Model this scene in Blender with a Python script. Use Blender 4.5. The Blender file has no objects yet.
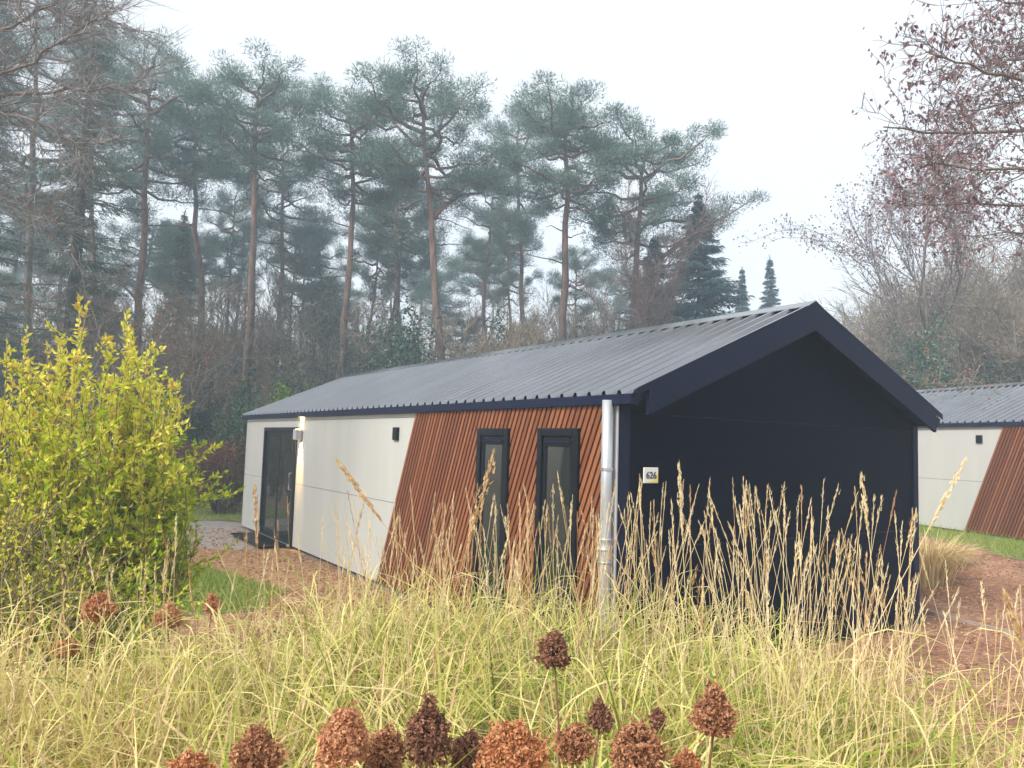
import bpy, math
import numpy as np
from mathutils import Matrix, Vector

S = bpy.context.scene
COL = S.collection
rng = np.random.default_rng(7)
PI = math.pi

# ------------------------------------------------------------------ camera frame (also used to find ground positions)
FPX, YAW, PITCH, ROLL = 765.04, 0.9929, 0.0779, 0.0300
CAM = np.array([4.891, -4.281, 1.95])
cy, sy, cp, sp = math.cos(YAW), math.sin(YAW), math.cos(PITCH), math.sin(PITCH)
FW = np.array([-sy * cp, cy * cp, sp])
RT0 = np.array([cy, sy, 0.0])
UP0 = np.cross(RT0, FW)
RT = math.cos(ROLL) * RT0 + math.sin(ROLL) * UP0
UP = -math.sin(ROLL) * RT0 + math.cos(ROLL) * UP0


def at(px, py, depth):
    """world point seen in direction (px, py) at the given depth"""
    return CAM + depth * (FW + RT * (px - 512) / FPX - UP * (py - 384) / FPX)


def sstep(a, b, v):
    t = np.clip((v - a) / (b - a), 0, 1)
    return t * t * (3 - 2 * t)


def gz(x, y):
    """height of the ground: level round the first chalet, a little higher round the second"""
    return 0.31 * sstep(5.5, 11.0, np.asarray(y, float))


def on_ground(px, depth):
    p = at(px, 440, depth)
    return np.array([p[0], p[1], float(gz(p[0], p[1]))])


def unit(v):
    v = np.asarray(v, float)
    return v / np.maximum(np.linalg.norm(v, axis=-1, keepdims=True), 1e-9)


def rdir(n):
    return unit(rng.normal(size=(n, 3)))


# ------------------------------------------------------------------ objects
def empty(name, loc=(0, 0, 0), rz=0.0, label=None, cat=None, group=None):
    o = bpy.data.objects.new(name, None)
    o.empty_display_size = 0.2
    COL.objects.link(o)
    o.location = [float(c) for c in loc]
    o.rotation_euler = (0, 0, rz)
    tag(o, label, cat, group)
    return o


def tag(o, label=None, cat=None, group=None, kind=None):
    if label: o['label'] = label
    if cat: o['category'] = cat
    if group: o['group'] = group
    if kind: o['kind'] = kind
    return o


def copy_tree(o, parent=None, skip=()):
    c = o.copy()
    COL.objects.link(c)
    if parent: c.parent = parent
    for ch in [k for k in bpy.data.objects if k.parent == o]:
        if ch.name.split('.')[0] in skip or ch.type == 'LIGHT': continue
        copy_tree(ch, c, skip)
    return c


class G:
    """collects faces, then links them as ONE mesh object"""
    def __init__(s):
        s.v, s.f3, s.f4, s.t, s.n = [], [], [], [], 0
        s.poly = []

    def add(s, v, f, tone=0.5):
        v = np.asarray(v, float).reshape(-1, 3)
        f = np.asarray(f, int)
        (s.f3 if f.shape[1] == 3 else s.f4).append(f + s.n)
        s.v.append(v)
        s.t.append(np.broadcast_to(np.asarray(tone, float), (len(v),)))
        s.n += len(v)

    def ngon(s, v, faces, tone=0.5):
        s.v.append(np.asarray(v, float).reshape(-1, 3))
        for f in faces: s.poly.append([i + s.n for i in f])
        s.t.append(np.full(len(v), tone))
        s.n += len(v)

    def box(s, lo, hi, tone=0.5):
        x0, y0, z0 = lo
        x1, y1, z1 = hi
        v = [(x0, y0, z0), (x1, y0, z0), (x1, y1, z0), (x0, y1, z0), (x0, y0, z1), (x1, y0, z1), (x1, y1, z1), (x0, y1, z1)]
        s.add(v, [(3, 2, 1, 0), (4, 5, 6, 7), (0, 1, 5, 4), (1, 2, 6, 5), (2, 3, 7, 6), (3, 0, 4, 7)], tone)

    def bbox(s, lo, hi, b=0.006, tone=0.5):
        """box with chamfered vertical/horizontal edges (eight corners cut)"""
        lo, hi = np.array(lo, float), np.array(hi, float)
        b = min(b, *(0.45 * (hi - lo)))
        vs, idx = [], {}
        for i in range(8):
            sg = [(i >> k) & 1 for k in range(3)]
            for ax in range(3):
                p = [(hi[k] if sg[k] else lo[k]) if k == ax else ((hi[k] - b) if sg[k] else (lo[k] + b)) for k in range(3)]
                idx[(i, ax)] = len(vs)
                vs.append(p)
        F = []
        for ax in range(3):
            o1, o2 = [k for k in range(3) if k != ax]
            for sd in (0, 1):
                c = [sum(((1 << ax) * sd, (1 << o1) * a, (1 << o2) * bb)) for a, bb in ((0, 0), (1, 0), (1, 1), (0, 1))]
                F.append([idx[(k, ax)] for k in c])
        for ax in range(3):
            o1, o2 = [k for k in range(3) if k != ax]
            for a in (0, 1):
                for bb in (0, 1):
                    i0 = (1 << o1) * a + (1 << o2) * bb
                    i1 = i0 + (1 << ax)
                    F.append([idx[(i0, o1)], idx[(i1, o1)], idx[(i1, o2)], idx[(i0, o2)]])
        for i in range(8): F.append([idx[(i, 0)], idx[(i, 1)], idx[(i, 2)]])
        s.ngon(vs, F, tone)

    def prism(s, poly, a, b, axis):
        """polygon in the plane across an axis, extruded from a to b"""
        n = len(poly)
        def mk(p, w):
            q = list(p)
            q.insert(axis, w)
            return q
        v = [mk(p, a) for p in poly] + [mk(p, b) for p in poly]
        F = [list(range(n))[::-1], list(range(n, 2 * n))] + [[i, (i + 1) % n, (i + 1) % n + n, i + n] for i in range(n)]
        s.ngon(v, F)

    def tube(s, pts, rad, sides=6, tone=0.5, cap=True):
        pts = np.asarray(pts, float)
        n = len(pts)
        rad = np.broadcast_to(np.asarray(rad, float), (n,))
        tg = unit(np.gradient(pts, axis=0))
        ref = np.array([0, 0, 1.0]) if abs(tg[:, 2]).mean() < 0.8 else np.array([1.0, 0, 0])
        a = unit(np.cross(tg, ref))
        b = np.cross(tg, a)
        th = np.arange(sides) * 2 * PI / sides
        V = pts[:, None] + rad[:, None, None] * (np.cos(th)[None, :, None] * a[:, None] + np.sin(th)[None, :, None] * b[:, None])
        i, j = np.meshgrid(np.arange(n - 1), np.arange(sides), indexing='ij')
        j2 = (j + 1) % sides
        F = np.stack([i * sides + j, i * sides + j2, (i + 1) * sides + j2, (i + 1) * sides + j], -1).reshape(-1, 4)
        base = s.n
        s.add(V, F, tone)
        if cap and sides > 3:
            s.poly.append([base + k for k in range(sides)][::-1])
            s.poly.append([base + (n - 1) * sides + k for k in range(sides)])

    def blades(s, p, d, L, w, tone):
        """one slim triangle per blade"""
        p, d = np.asarray(p), unit(d)
        n = len(p)
        L = np.broadcast_to(L, (n,))[:, None]
        w = np.broadcast_to(w, (n,))[:, None]
        sd = unit(np.cross(d, rdir(n))) * w * 0.5
        V = np.stack([p - sd, p + sd, p + d * L], 1)
        s.add(V, np.arange(3 * n).reshape(n, 3), np.repeat(np.broadcast_to(tone, (n,)), 3))

    def leaves(s, p, d, L, w, tone, fold=0.25):
        """pointed leaf folded along its midrib"""
        p, d = np.asarray(p), unit(d)
        n = len(p)
        L = np.broadcast_to(L, (n,))[:, None]
        w = np.broadcast_to(w, (n,))[:, None]
        a = unit(np.cross(d, rdir(n)))
        nn = np.cross(d, a)
        mid = p + d * L * 0.45
        V = np.stack([p, mid + a * w * 0.5 + nn * w * fold, p + d * L - nn * L * 0.12, mid - a * w * 0.5 + nn * w * fold, mid], 1)
        b = np.arange(n)[:, None] * 5
        F = np.concatenate([b + np.array([[0, 1, 4]]), b + np.array([[1, 2, 4]]), b + np.array([[2, 3, 4]]), b + np.array([[3, 0, 4]])])
        s.add(V, F, np.repeat(np.broadcast_to(tone, (n,)), 5))

    def strips(s, P, W, side, tone):
        """ribbons: P (n,k,3) points, W (n,k) widths, side (n,3)"""
        n, k, _ = P.shape
        off = side[:, None, :] * W[:, :, None] * 0.5
        V = np.stack([P - off, P + off], 2).reshape(-1, 3)
        b = (np.arange(n) * 2 * k)[:, None, None]
        i = np.arange(k - 1)[None, :, None] * 2
        F = (b + i + np.array([0, 1, 3, 2])[None, None, :]).reshape(-1, 4)
        s.add(V, F, np.repeat(np.broadcast_to(tone, (n,)), 2 * k))

    def lathe(s, prof, sides=24, c=(0, 0, 0), tone=0.5):
        prof = np.asarray(prof, float)
        th = np.arange(sides) * 2 * PI / sides
        V = np.stack([prof[:, 0, None] * np.cos(th), prof[:, 0, None] * np.sin(th), np.repeat(prof[:, 1, None], sides, 1)], -1) + np.array(c)
        n = len(prof)
        i, j = np.meshgrid(np.arange(n - 1), np.arange(sides), indexing='ij')
        j2 = (j + 1) % sides
        s.add(V, np.stack([i * sides + j, i * sides + j2, (i + 1) * sides + j2, (i + 1) * sides + j], -1).reshape(-1, 4), tone)

    def mesh(s, name, mat, smooth=False):
        me = bpy.data.meshes.new(name)
        V = np.concatenate(s.v)
        loops, starts, c = [], [], 0
        for arr, k in ((s.f3, 3), (s.f4, 4)):
            if arr:
                A = np.concatenate(arr)
                loops.append(A.ravel())
                starts.append(c + np.arange(len(A)) * k)
                c += A.size
        for f in s.poly:
            loops.append(np.array(f))
            starts.append(np.array([c]))
            c += len(f)
        Lp, St = np.concatenate(loops), np.concatenate(starts)
        me.vertices.add(len(V))
        me.vertices.foreach_set('co', V.ravel())
        me.loops.add(len(Lp))
        me.loops.foreach_set('vertex_index', Lp.astype(np.int32))
        me.polygons.add(len(St))
        me.polygons.foreach_set('loop_start', St.astype(np.int32))
        me.polygons.foreach_set('use_smooth', np.full(len(St), smooth))
        at_ = me.attributes.new('tone', 'FLOAT', 'POINT')
        at_.data.foreach_set('value', np.concatenate(s.t).astype(np.float32))
        me.update(calc_edges=True)
        me.validate()
        me.materials.append(mat)
        return me

    def build(s, name, mat, parent=None, smooth=False, loc=None):
        o = bpy.data.objects.new(name, s.mesh(name, mat, smooth))
        COL.objects.link(o)
        if parent: o.parent = parent
        if loc is not None: o.location = [float(c) for c in loc]
        return o


# ------------------------------------------------------------------ materials
def nodes(name):
    m = bpy.data.materials.new(name)
    m.use_nodes = True
    nt = m.node_tree
    return m, nt, nt.nodes['Principled BSDF'], nt.nodes['Material Output']


def ramp(nt, cols):
    r = nt.nodes.new('ShaderNodeValToRGB')
    el = r.color_ramp.elements
    while len(el) < len(cols): el.new(0.5)
    for e, (p, c) in zip(el, cols):
        e.position = p
        e.color = (*c, 1)
    return r


def tone_mat(name, cols, rough=0.6, transl=0.3, spec=0.3):
    """leaf-like material whose colour runs over a ramp, one value per leaf"""
    m, nt, p, out = nodes(name)
    a = nt.nodes.new('ShaderNodeAttribute')
    a.attribute_name = 'tone'
    r = ramp(nt, cols)
    nt.links.new(a.outputs['Fac'], r.inputs[0])
    nt.links.new(r.outputs[0], p.inputs['Base Color'])
    p.inputs['Roughness'].default_value = rough
    p.inputs['Specular IOR Level'].default_value = spec
    if transl:
        t = nt.nodes.new('ShaderNodeBsdfTranslucent')
        nt.links.new(r.outputs[0], t.inputs['Color'])
        mx = nt.nodes.new('ShaderNodeMixShader')
        mx.inputs[0].default_value = transl
        nt.links.new(p.outputs[0], mx.inputs[1])
        nt.links.new(t.outputs[0], mx.inputs[2])
        nt.links.new(mx.outputs[0], out.inputs[0])
    return m


def noise_mat(name, cols, scale=5, rough=0.7, detail=6, bump=0.0, bscale=None, stretch=(1, 1, 1), spec=0.4, metal=0.0, dist=0.0, rvar=0.0):
    m, nt, p, out = nodes(name)
    tc = nt.nodes.new('ShaderNodeTexCoord')
    mp = nt.nodes.new('ShaderNodeMapping')
    mp.inputs['Scale'].default_value = stretch
    nt.links.new(tc.outputs['Object'], mp.inputs[0])
    n = nt.nodes.new('ShaderNodeTexNoise')
    n.inputs['Scale'].default_value = scale
    n.inputs['Detail'].default_value = detail
    n.inputs['Roughness'].default_value = 0.62
    nt.links.new(mp.outputs[0], n.inputs[0])
    r = ramp(nt, cols)
    nt.links.new(n.outputs[0], r.inputs[0])
    nt.links.new(r.outputs[0], p.inputs['Base Color'])
    p.inputs['Roughness'].default_value = rough
    p.inputs['Specular IOR Level'].default_value = spec
    p.inputs['Metallic'].default_value = metal
    if rvar:
        mr = nt.nodes.new('ShaderNodeMapRange')
        mr.inputs[3].default_value = rough - rvar
        mr.inputs[4].default_value = rough + rvar
        nt.links.new(n.outputs[0], mr.inputs[0])
        nt.links.new(mr.outputs[0], p.inputs['Roughness'])
    if bump:
        n2 = nt.nodes.new('ShaderNodeTexNoise')
        n2.inputs['Scale'].default_value = bscale or scale
        n2.inputs['Detail'].default_value = 8
        nt.links.new(mp.outputs[0], n2.inputs[0])
        b = nt.nodes.new('ShaderNodeBump')
        b.inputs['Strength'].default_value = bump
        b.inputs['Distance'].default_value = 0.05
        nt.links.new(n2.outputs[0], b.inputs['Height'])
        nt.links.new(b.outputs[0], p.inputs['Normal'])
    return m


M = {}
M['white'] = noise_mat('white_panel', [(0.25, (.44, .442, .41)), (0.75, (.50, .50, .465))], 1.3, 0.55, bump=0.03, bscale=60, stretch=(2.5, 1, .3))
M['black'] = noise_mat('dark_panel', [(0.3, (.0010, .0020, .0095)), (0.7, (.0020, .0034, .0150))], 1.2, 0.5, bump=0.02, bscale=40, stretch=(1, 1, .4), spec=.035, rvar=.08)
M['trim'] = noise_mat('dark_board', [(0.3, (.006, .010, .030)), (0.7, (.010, .015, .040))], 3, 0.5, spec=.10, rvar=.08)
M['roof'] = noise_mat('roof_metal', [(0.3, (.27, .275, .29)), (0.7, (.35, .355, .37))], 2.0, 0.20, spec=.6, metal=.85, rvar=.06, stretch=(2, .4, .4))
M['frame'] = noise_mat('window_frame_paint', [(0.3, (.002, .003, .007)), (0.7, (.003, .005, .010))], 8, 0.35, spec=.2)
M['zinc'] = noise_mat('zinc_pipe', [(0.3, (.42, .44, .46)), (0.7, (.58, .60, .62))], 6, 0.42, spec=.5, metal=.55, rvar=.1, stretch=(1, 1, .3))
M['steel'] = noise_mat('steel', [(0.3, (.5, .5, .5)), (0.7, (.62, .62, .62))], 6, 0.3, metal=.9)
M['lampgrey'] = noise_mat('lamp_grey', [(0.3, (.38, .38, .40)), (0.7, (.45, .45, .47))], 6, 0.4, spec=.5)
M['dark'] = noise_mat('dark_backing', [(0.3, (.012, .010, .009)), (0.7, (.02, .016, .014))], 6, 0.8)  # plain dark brown of the wall core and the backing behind the slats
M['plate'] = noise_mat('plate_white', [(0.3, (.74, .74, .70)), (0.7, (.8, .8, .77))], 6, 0.4)
M['yellow'] = noise_mat('plate_yellow', [(0.3, (.75, .62, .12)), (0.7, (.8, .68, .16))], 6, 0.4)
M['ink'] = noise_mat('ink', [(0.3, (.02, .02, .02)), (0.7, (.03, .03, .03))], 6, 0.5)


def wood():
    m, nt, p, out = nodes('red_brown_slats')
    tc = nt.nodes.new('ShaderNodeTexCoord')
    a = nt.nodes.new('ShaderNodeAttribute')
    a.attribute_name = 'tone'
    mp = nt.nodes.new('ShaderNodeMapping')
    mp.inputs['Rotation'].default_value = (0, math.radians(23), 0)
    mp.inputs['Scale'].default_value = (30, 30, 1.5)
    nt.links.new(tc.outputs['Object'], mp.inputs[0])
    n = nt.nodes.new('ShaderNodeTexNoise')
    n.inputs['Scale'].default_value = 2
    n.inputs['Detail'].default_value = 6
    nt.links.new(mp.outputs[0], n.inputs[0])
    ad = nt.nodes.new('ShaderNodeMath')
    ad.operation = 'MULTIPLY_ADD'
    ad.inputs[1].default_value = 0.55
    nt.links.new(n.outputs[0], ad.inputs[0])
    ml = nt.nodes.new('ShaderNodeMath')
    ml.operation = 'MULTIPLY'
    ml.inputs[1].default_value = 0.5
    nt.links.new(a.outputs['Fac'], ml.inputs[0])
    nt.links.new(ml.outputs[0], ad.inputs[2])
    r = ramp(nt, [(0.15, (.10, .031, .012)), (0.5, (.20, .064, .023)), (0.85, (.30, .112, .045))])
    nt.links.new(ad.outputs[0], r.inputs[0])
    nt.links.new(r.outputs[0], p.inputs['Base Color'])
    p.inputs['Roughness'].default_value = 0.55
    p.inputs['Specular IOR Level'].default_value = 0.3
    return m


M['wood'] = wood()


def glass():
    m, nt, p, out = nodes('dark_window_glass')
    n = nt.nodes.new('ShaderNodeTexNoise')
    tc = nt.nodes.new('ShaderNodeTexCoord')
    nt.links.new(tc.outputs['Object'], n.inputs[0])
    n.inputs['Scale'].default_value = 1.5
    b = nt.nodes.new('ShaderNodeBump')
    b.inputs['Strength'].default_value = 0.02
    b.inputs['Distance'].default_value = 0.05
    nt.links.new(n.outputs[0], b.inputs['Height'])
    nt.links.new(b.outputs[0], p.inputs['Normal'])
    p.inputs['Base Color'].default_value = (.018, .022, .019, 1)
    p.inputs['Roughness'].default_value = 0.03
    p.inputs['Specular IOR Level'].default_value = 0.9
    p.inputs['IOR'].default_value = 1.5
    return m


M['glass'] = glass()


def bark(name, low, high, z0=.35, z1=.7):
    m, nt, p, out = nodes(name)
    tc = nt.nodes.new('ShaderNodeTexCoord')
    sx = nt.nodes.new('ShaderNodeSeparateXYZ')
    nt.links.new(tc.outputs['Generated'], sx.inputs[0])
    n = nt.nodes.new('ShaderNodeTexNoise')
    mp = nt.nodes.new('ShaderNodeMapping')
    mp.inputs['Scale'].default_value = (6, 6, 1.6)
    nt.links.new(tc.outputs['Object'], mp.inputs[0])
    nt.links.new(mp.outputs[0], n.inputs[0])
    n.inputs['Scale'].default_value = 1.3
    n.inputs['Detail'].default_value = 6
    ad = nt.nodes.new('ShaderNodeMath')
    ad.operation = 'MULTIPLY_ADD'
    ad.inputs[1].default_value = 0.5
    nt.links.new(n.outputs[0], ad.inputs[0])
    nt.links.new(sx.outputs[2], ad.inputs[2])
    r = ramp(nt, [(z0 + .2, low), (z1 + .25, high)])
    nt.links.new(ad.outputs[0], r.inputs[0])
    mx = nt.nodes.new('ShaderNodeMixRGB')
    mx.blend_type = 'MULTIPLY'
    mx.inputs[0].default_value = 0.7
    r2 = ramp(nt, [(0.35, (.45, .45, .45)), (0.65, (1.2, 1.2, 1.2))])
    nt.links.new(n.outputs[0], r2.inputs[0])
    nt.links.new(r.outputs[0], mx.inputs[1])
    nt.links.new(r2.outputs[0], mx.inputs[2])
    nt.links.new(mx.outputs[0], p.inputs['Base Color'])
    p.inputs['Roughness'].default_value = 0.85
    b = nt.nodes.new('ShaderNodeBump')
    b.inputs['Strength'].default_value = 0.6
    b.inputs['Distance'].default_value = 0.04
    nt.links.new(n.outputs[0], b.inputs['Height'])
    nt.links.new(b.outputs[0], p.inputs['Normal'])
    return m


M['pinebark'] = bark('pine_bark', (.10, .078, .062), (.22, .125, .085))
M['darkbark'] = bark('dark_bark', (.05, .042, .034), (.075, .06, .048))
M['greybark'] = bark('grey_bark', (.16, .135, .105), (.21, .175, .14))
M['palebark'] = bark('pale_bark', (.20, .16, .12), (.22, .16, .14))
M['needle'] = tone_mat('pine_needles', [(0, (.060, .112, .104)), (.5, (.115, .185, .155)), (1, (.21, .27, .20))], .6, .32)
M['spruce'] = tone_mat('spruce_needles', [(0, (.018, .044, .052)), (.5, (.034, .078, .088)), (1, (.065, .12, .12))], .6, .1)
M['dullneedle'] = tone_mat('dull_green_needles', [(0, (.045, .068, .048)), (.5, (.085, .115, .075)), (1, (.15, .16, .10))], .6, .15)
M['twig'] = tone_mat('bare_twigs', [(0, (.13, .10, .07)), (.5, (.23, .18, .125)), (1, (.33, .265, .185))], .8, 0)
M['pinktwig'] = tone_mat('pinkish_twigs', [(0, (.09, .062, .056)), (.5, (.15, .105, .095)), (1, (.20, .15, .13))], .8, 0)
M['ivy'] = tone_mat('dark_evergreen_leaves', [(0, (.020, .050, .024)), (.5, (.045, .098, .045)), (1, (.09, .16, .07))], .4, .1, .5)
M['yew'] = tone_mat('mid_green_leaves', [(0, (.03, .06, .018)), (.5, (.07, .13, .03)), (1, (.16, .25, .05))], .5, .2)
M['rustleaf'] = tone_mat('withered_leaves', [(0, (.12, .045, .022)), (.5, (.21, .085, .042)), (1, (.30, .15, .08))], .7, .2)
M['purpleleaf'] = tone_mat('dry_purple_brown_leaves', [(0, (.13, .080, .090)), (.5, (.23, .145, .15)), (1, (.34, .22, .21))], .7, .15)
M['shrubleaf'] = tone_mat('yellow_green_leaves', [(0, (.20, .38, .012)), (.35, (.42, .58, .02)), (.6, (.68, .68, .06)), (.85, (.80, .73, .12)), (1, (.64, .42, .10))], .5, .35)
M['shrubstem'] = tone_mat('shrub_stems', [(0, (.16, .12, .06)), (1, (.30, .24, .13))], .7, 0)
M['grass'] = tone_mat('ornamental_grass_blades', [(0, (.12, .22, .015)), (.25, (.34, .40, .05)), (.5, (.64, .58, .18)), (.75, (.82, .68, .35)), (1, (.40, .22, .09))], .55, .3)
M['plume'] = tone_mat('seed_plumes', [(0, (.84, .72, .46)), (.5, (.74, .56, .30)), (.8, (.50, .29, .14)), (1, (.36, .18, .09))], .75, .25)
M['lawn'] = tone_mat('lawn_blades', [(0, (.15, .24, .02)), (.6, (.28, .37, .05)), (1, (.44, .44, .12))], .5, .3)
M['hyd_o'] = tone_mat('orange_brown_petals', [(0, (.32, .12, .05)), (.5, (.55, .235, .10)), (1, (.70, .40, .21))], .75, .25)
M['hyd_p'] = tone_mat('pale_orange_petals', [(0, (.40, .17, .085)), (.5, (.60, .30, .15)), (1, (.72, .44, .26))], .75, .25)
M['hyd_d'] = tone_mat('dark_brown_petals', [(0, (.13, .055, .034)), (.5, (.26, .12, .07)), (1, (.43, .24, .15))], .75, .2)
M['hyd_m'] = tone_mat('brown_petals', [(0, (.20, .085, .042)), (.5, (.40, .18, .088)), (1, (.60, .34, .19))], .75, .2)
M['hydstem'] = tone_mat('hydrangea_stems', [(0, (.14, .065, .04)), (1, (.24, .12, .07))], .7, 0)


def emit(name, c, st):
    m, nt, p, out = nodes(name)
    p.inputs['Base Color'].default_value = (*c, 1)
    p.inputs['Emission Color'].default_value = (*c, 1)
    p.inputs['Emission Strength'].default_value = st
    return m


M['bulb'] = emit('lit_lamp_lens', (1, .72, .28), 14)

# ------------------------------------------------------------------ ground
def ground_mat():
    m, nt, p, out = nodes('forest_floor')
    tc = nt.nodes.new('ShaderNodeTexCoord')
    n = nt.nodes.new('ShaderNodeTexNoise')
    n.inputs['Scale'].default_value = 0.6
    n.inputs['Detail'].default_value = 9
    n.inputs['Roughness'].default_value = 0.7
    nt.links.new(tc.outputs['Object'], n.inputs[0])
    r = ramp(nt, [(.3, (.15, .09, .05)), (.5, (.29, .175, .10)), (.7, (.40, .26, .15))])
    nt.links.new(n.outputs[0], r.inputs[0])
    v = nt.nodes.new('ShaderNodeTexVoronoi')
    v.inputs['Scale'].default_value = 22
    nt.links.new(tc.outputs['Object'], v.inputs[0])
    mx = nt.nodes.new('ShaderNodeMixRGB')
    mx.blend_type = 'OVERLAY'
    mx.inputs[0].default_value = .35
    nt.links.new(r.outputs[0], mx.inputs[1])
    nt.links.new(v.outputs['Color'], mx.inputs[2])
    hs = nt.nodes.new('ShaderNodeHueSaturation')
    hs.inputs['Saturation'].default_value = .75
    nt.links.new(mx.outputs[0], hs.inputs['Color'])
    nt.links.new(hs.outputs[0], p.inputs['Base Color'])
    p.inputs['Roughness'].default_value = .95
    b = nt.nodes.new('ShaderNodeBump')
    b.inputs['Strength'].default_value = .7
    b.inputs['Distance'].default_value = .05
    nt.links.new(v.outputs['Distance'], b.inputs['Height'])
    nt.links.new(b.outputs[0], p.inputs['Normal'])
    return m


def mulch_mat():
    m, nt, p, out = nodes('red_brown_mulch')
    tc = nt.nodes.new('ShaderNodeTexCoord')
    v = nt.nodes.new('ShaderNodeTexVoronoi')
    v.inputs['Scale'].default_value = 26
    v.inputs['Randomness'].default_value = 1
    n = nt.nodes.new('ShaderNodeTexNoise')
    n.inputs['Scale'].default_value = 1.1
    n.inputs['Detail'].default_value = 10
    n.inputs['Roughness'].default_value = .75
    nt.links.new(tc.outputs['Object'], n.inputs[0])
    nt.links.new(tc.outputs['Object'], v.inputs[0])
    r = ramp(nt, [(.3, (.19, .080, .040)), (.5, (.33, .165, .090)), (.68, (.46, .275, .17))])
    nt.links.new(n.outputs[0], r.inputs[0])
    sx = nt.nodes.new('ShaderNodeSeparateXYZ')
    nt.links.new(v.outputs['Color'], sx.inputs[0])
    r2 = ramp(nt, [(0, (.55, .5, .5)), (1, (1.35, 1.3, 1.25))])
    nt.links.new(sx.outputs[0], r2.inputs[0])
    mx = nt.nodes.new('ShaderNodeMixRGB')
    mx.blend_type = 'MULTIPLY'
    mx.inputs[0].default_value = .8
    nt.links.new(r.outputs[0], mx.inputs[1])
    nt.links.new(r2.outputs[0], mx.inputs[2])
    nt.links.new(mx.outputs[0], p.inputs['Base Color'])
    p.inputs['Roughness'].default_value = .95
    b = nt.nodes.new('ShaderNodeBump')
    b.inputs['Strength'].default_value = .8
    b.inputs['Distance'].default_value = .04
    nt.links.new(v.outputs['Distance'], b.inputs['Height'])
    nt.links.new(b.outputs[0], p.inputs['Normal'])
    return m


M['floor'] = ground_mat()
M['mulch'] = mulch_mat()
M['soil'] = noise_mat('lawn_soil', [(.3, (.14, .17, .04)), (.7, (.26, .27, .08))], 7, .95, bump=.5, bscale=60)
M['paving'] = noise_mat('grey_paving', [(.3, (.26, .23, .20)), (.7, (.38, .34, .31))], 5, .9, bump=.3, bscale=80)


def sheet(name, xs, ys, mat, dz=0.0):
    g = G()
    X, Y = np.meshgrid(xs, ys, indexing='ij')
    V = np.stack([X, Y, gz(X, Y) + dz], -1).reshape(-1, 3)
    nx, ny = len(xs), len(ys)
    i, j = np.meshgrid(np.arange(nx - 1), np.arange(ny - 1), indexing='ij')
    a = i * ny + j
    g.add(V, np.stack([a, a + ny, a + ny + 1, a + 1], -1).reshape(-1, 4))
    return g.build(name, mat, smooth=True)


def patch(name, outline, mat, dz, jitter=0.08, n=8):
    """flat irregular ground patch laid dz above the ground"""
    o = np.array(outline, float)
    pts = []
    for k in range(len(o)):
        a, b = o[k], o[(k + 1) % len(o)]
        m = max(2, int(np.linalg.norm(b - a) / .35))
        for t in np.arange(m) / m:
            pts.append(a + (b - a) * t + rng.normal(size=2) * jitter * (0.3 if t == 0 else 1))
    pts = np.array(pts)
    import mathutils
    xy = [Vector((p[0], p[1])) for p in pts]
    lo, hi = pts.min(0), pts.max(0)
    extra = [Vector((x, y)) for x in np.arange(lo[0], hi[0], .8) for y in np.arange(lo[1], hi[1], .8)]
    from mathutils.geometry import delaunay_2d_cdt
    vs, es, fs, _, _, _ = delaunay_2d_cdt(xy + extra, [], [list(range(len(xy)))], 1, 1e-5)
    g = G()
    V = np.array([[v.x, v.y, 0] for v in vs])
    V[:, 2] = gz(V[:, 0], V[:, 1]) + dz
    g.ngon(V, [list(f) for f in fs])
    # faces all up
    ob = g.build(name, mat)
    return tag(ob, kind='structure')


tag(sheet('ground', np.concatenate([[-900, -300, -120], np.arange(-70, 31, 2.5), [80, 300, 900]]),
          np.concatenate([[-900, -300, -100], np.arange(-40, 0, 5), np.arange(0, 14, .5), np.arange(14, 75, 5), [120, 300, 900]]), M['floor']), kind='structure')
patch('mulch_bed', [(-13, -1.7), (-9, -2.6), (-4, -5.5), (3, -9), (9, -6), (7, 6), (2.4, 9.4), (-2.2, 10.6), (-6, 12.5), (-8, 9), (-5, 5.2), (-.4, 4.9), (-.4, -.05), (-13, -.05)], M['mulch'], .004)
patch('patio', [(-13.6, -2.2), (-9.4, -1.75), (-8.7, -.9), (-8.7, -.06), (-12.1, -.06), (-12.6, .3), (-13.4, -.2)], M['paving'], .008, .02)
patch('leaf_litter', [(-13, -1.6), (-9, -2.5), (-5.5, -3.4), (-4.6, -.12), (-8.6, -.12), (-8.7, -1.0)], noise_mat('tan_leaf_litter', [(.3, (.20, .10, .045)), (.5, (.38, .21, .10)), (.7, (.52, .33, .17))], 9, .95, 10, bump=.8, bscale=40), .0075)
LAWNS = [[(-26, -2.5), (-13.7, -1.9), (-13.5, -.1), (-12.7, .5), (-13.2, 2.6), (-16, 4.5), (-27, 5)],
         [(-8.3, -3.2), (-6.9, -1.75), (-4.75, -1.25), (-3.9, -1.9), (-4.3, -3.6), (-7, -4.5)],
         [(-6.6, 13.9), (-4.2, 14.4), (-1.6, 11.9), (1.5, 9.9), (2.6, 8.7), (1.6, 8.4), (-.8, 9.6), (-3.5, 11.4)]]
for L_ in LAWNS:
    patch('lawn', L_, M['soil'], .012, .06)


def in_poly(x, y, poly):
    p = np.array(poly)
    ins = np.zeros(len(x), bool)
    j = len(p) - 1
    for i in range(len(p)):
        c = ((p[i, 1] > y) != (p[j, 1] > y)) & (x < (p[j, 0] - p[i, 0]) * (y - p[i, 1]) / (p[j, 1] - p[i, 1] + 1e-12) + p[i, 0])
        ins ^= c
        j = i
    return ins


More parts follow.
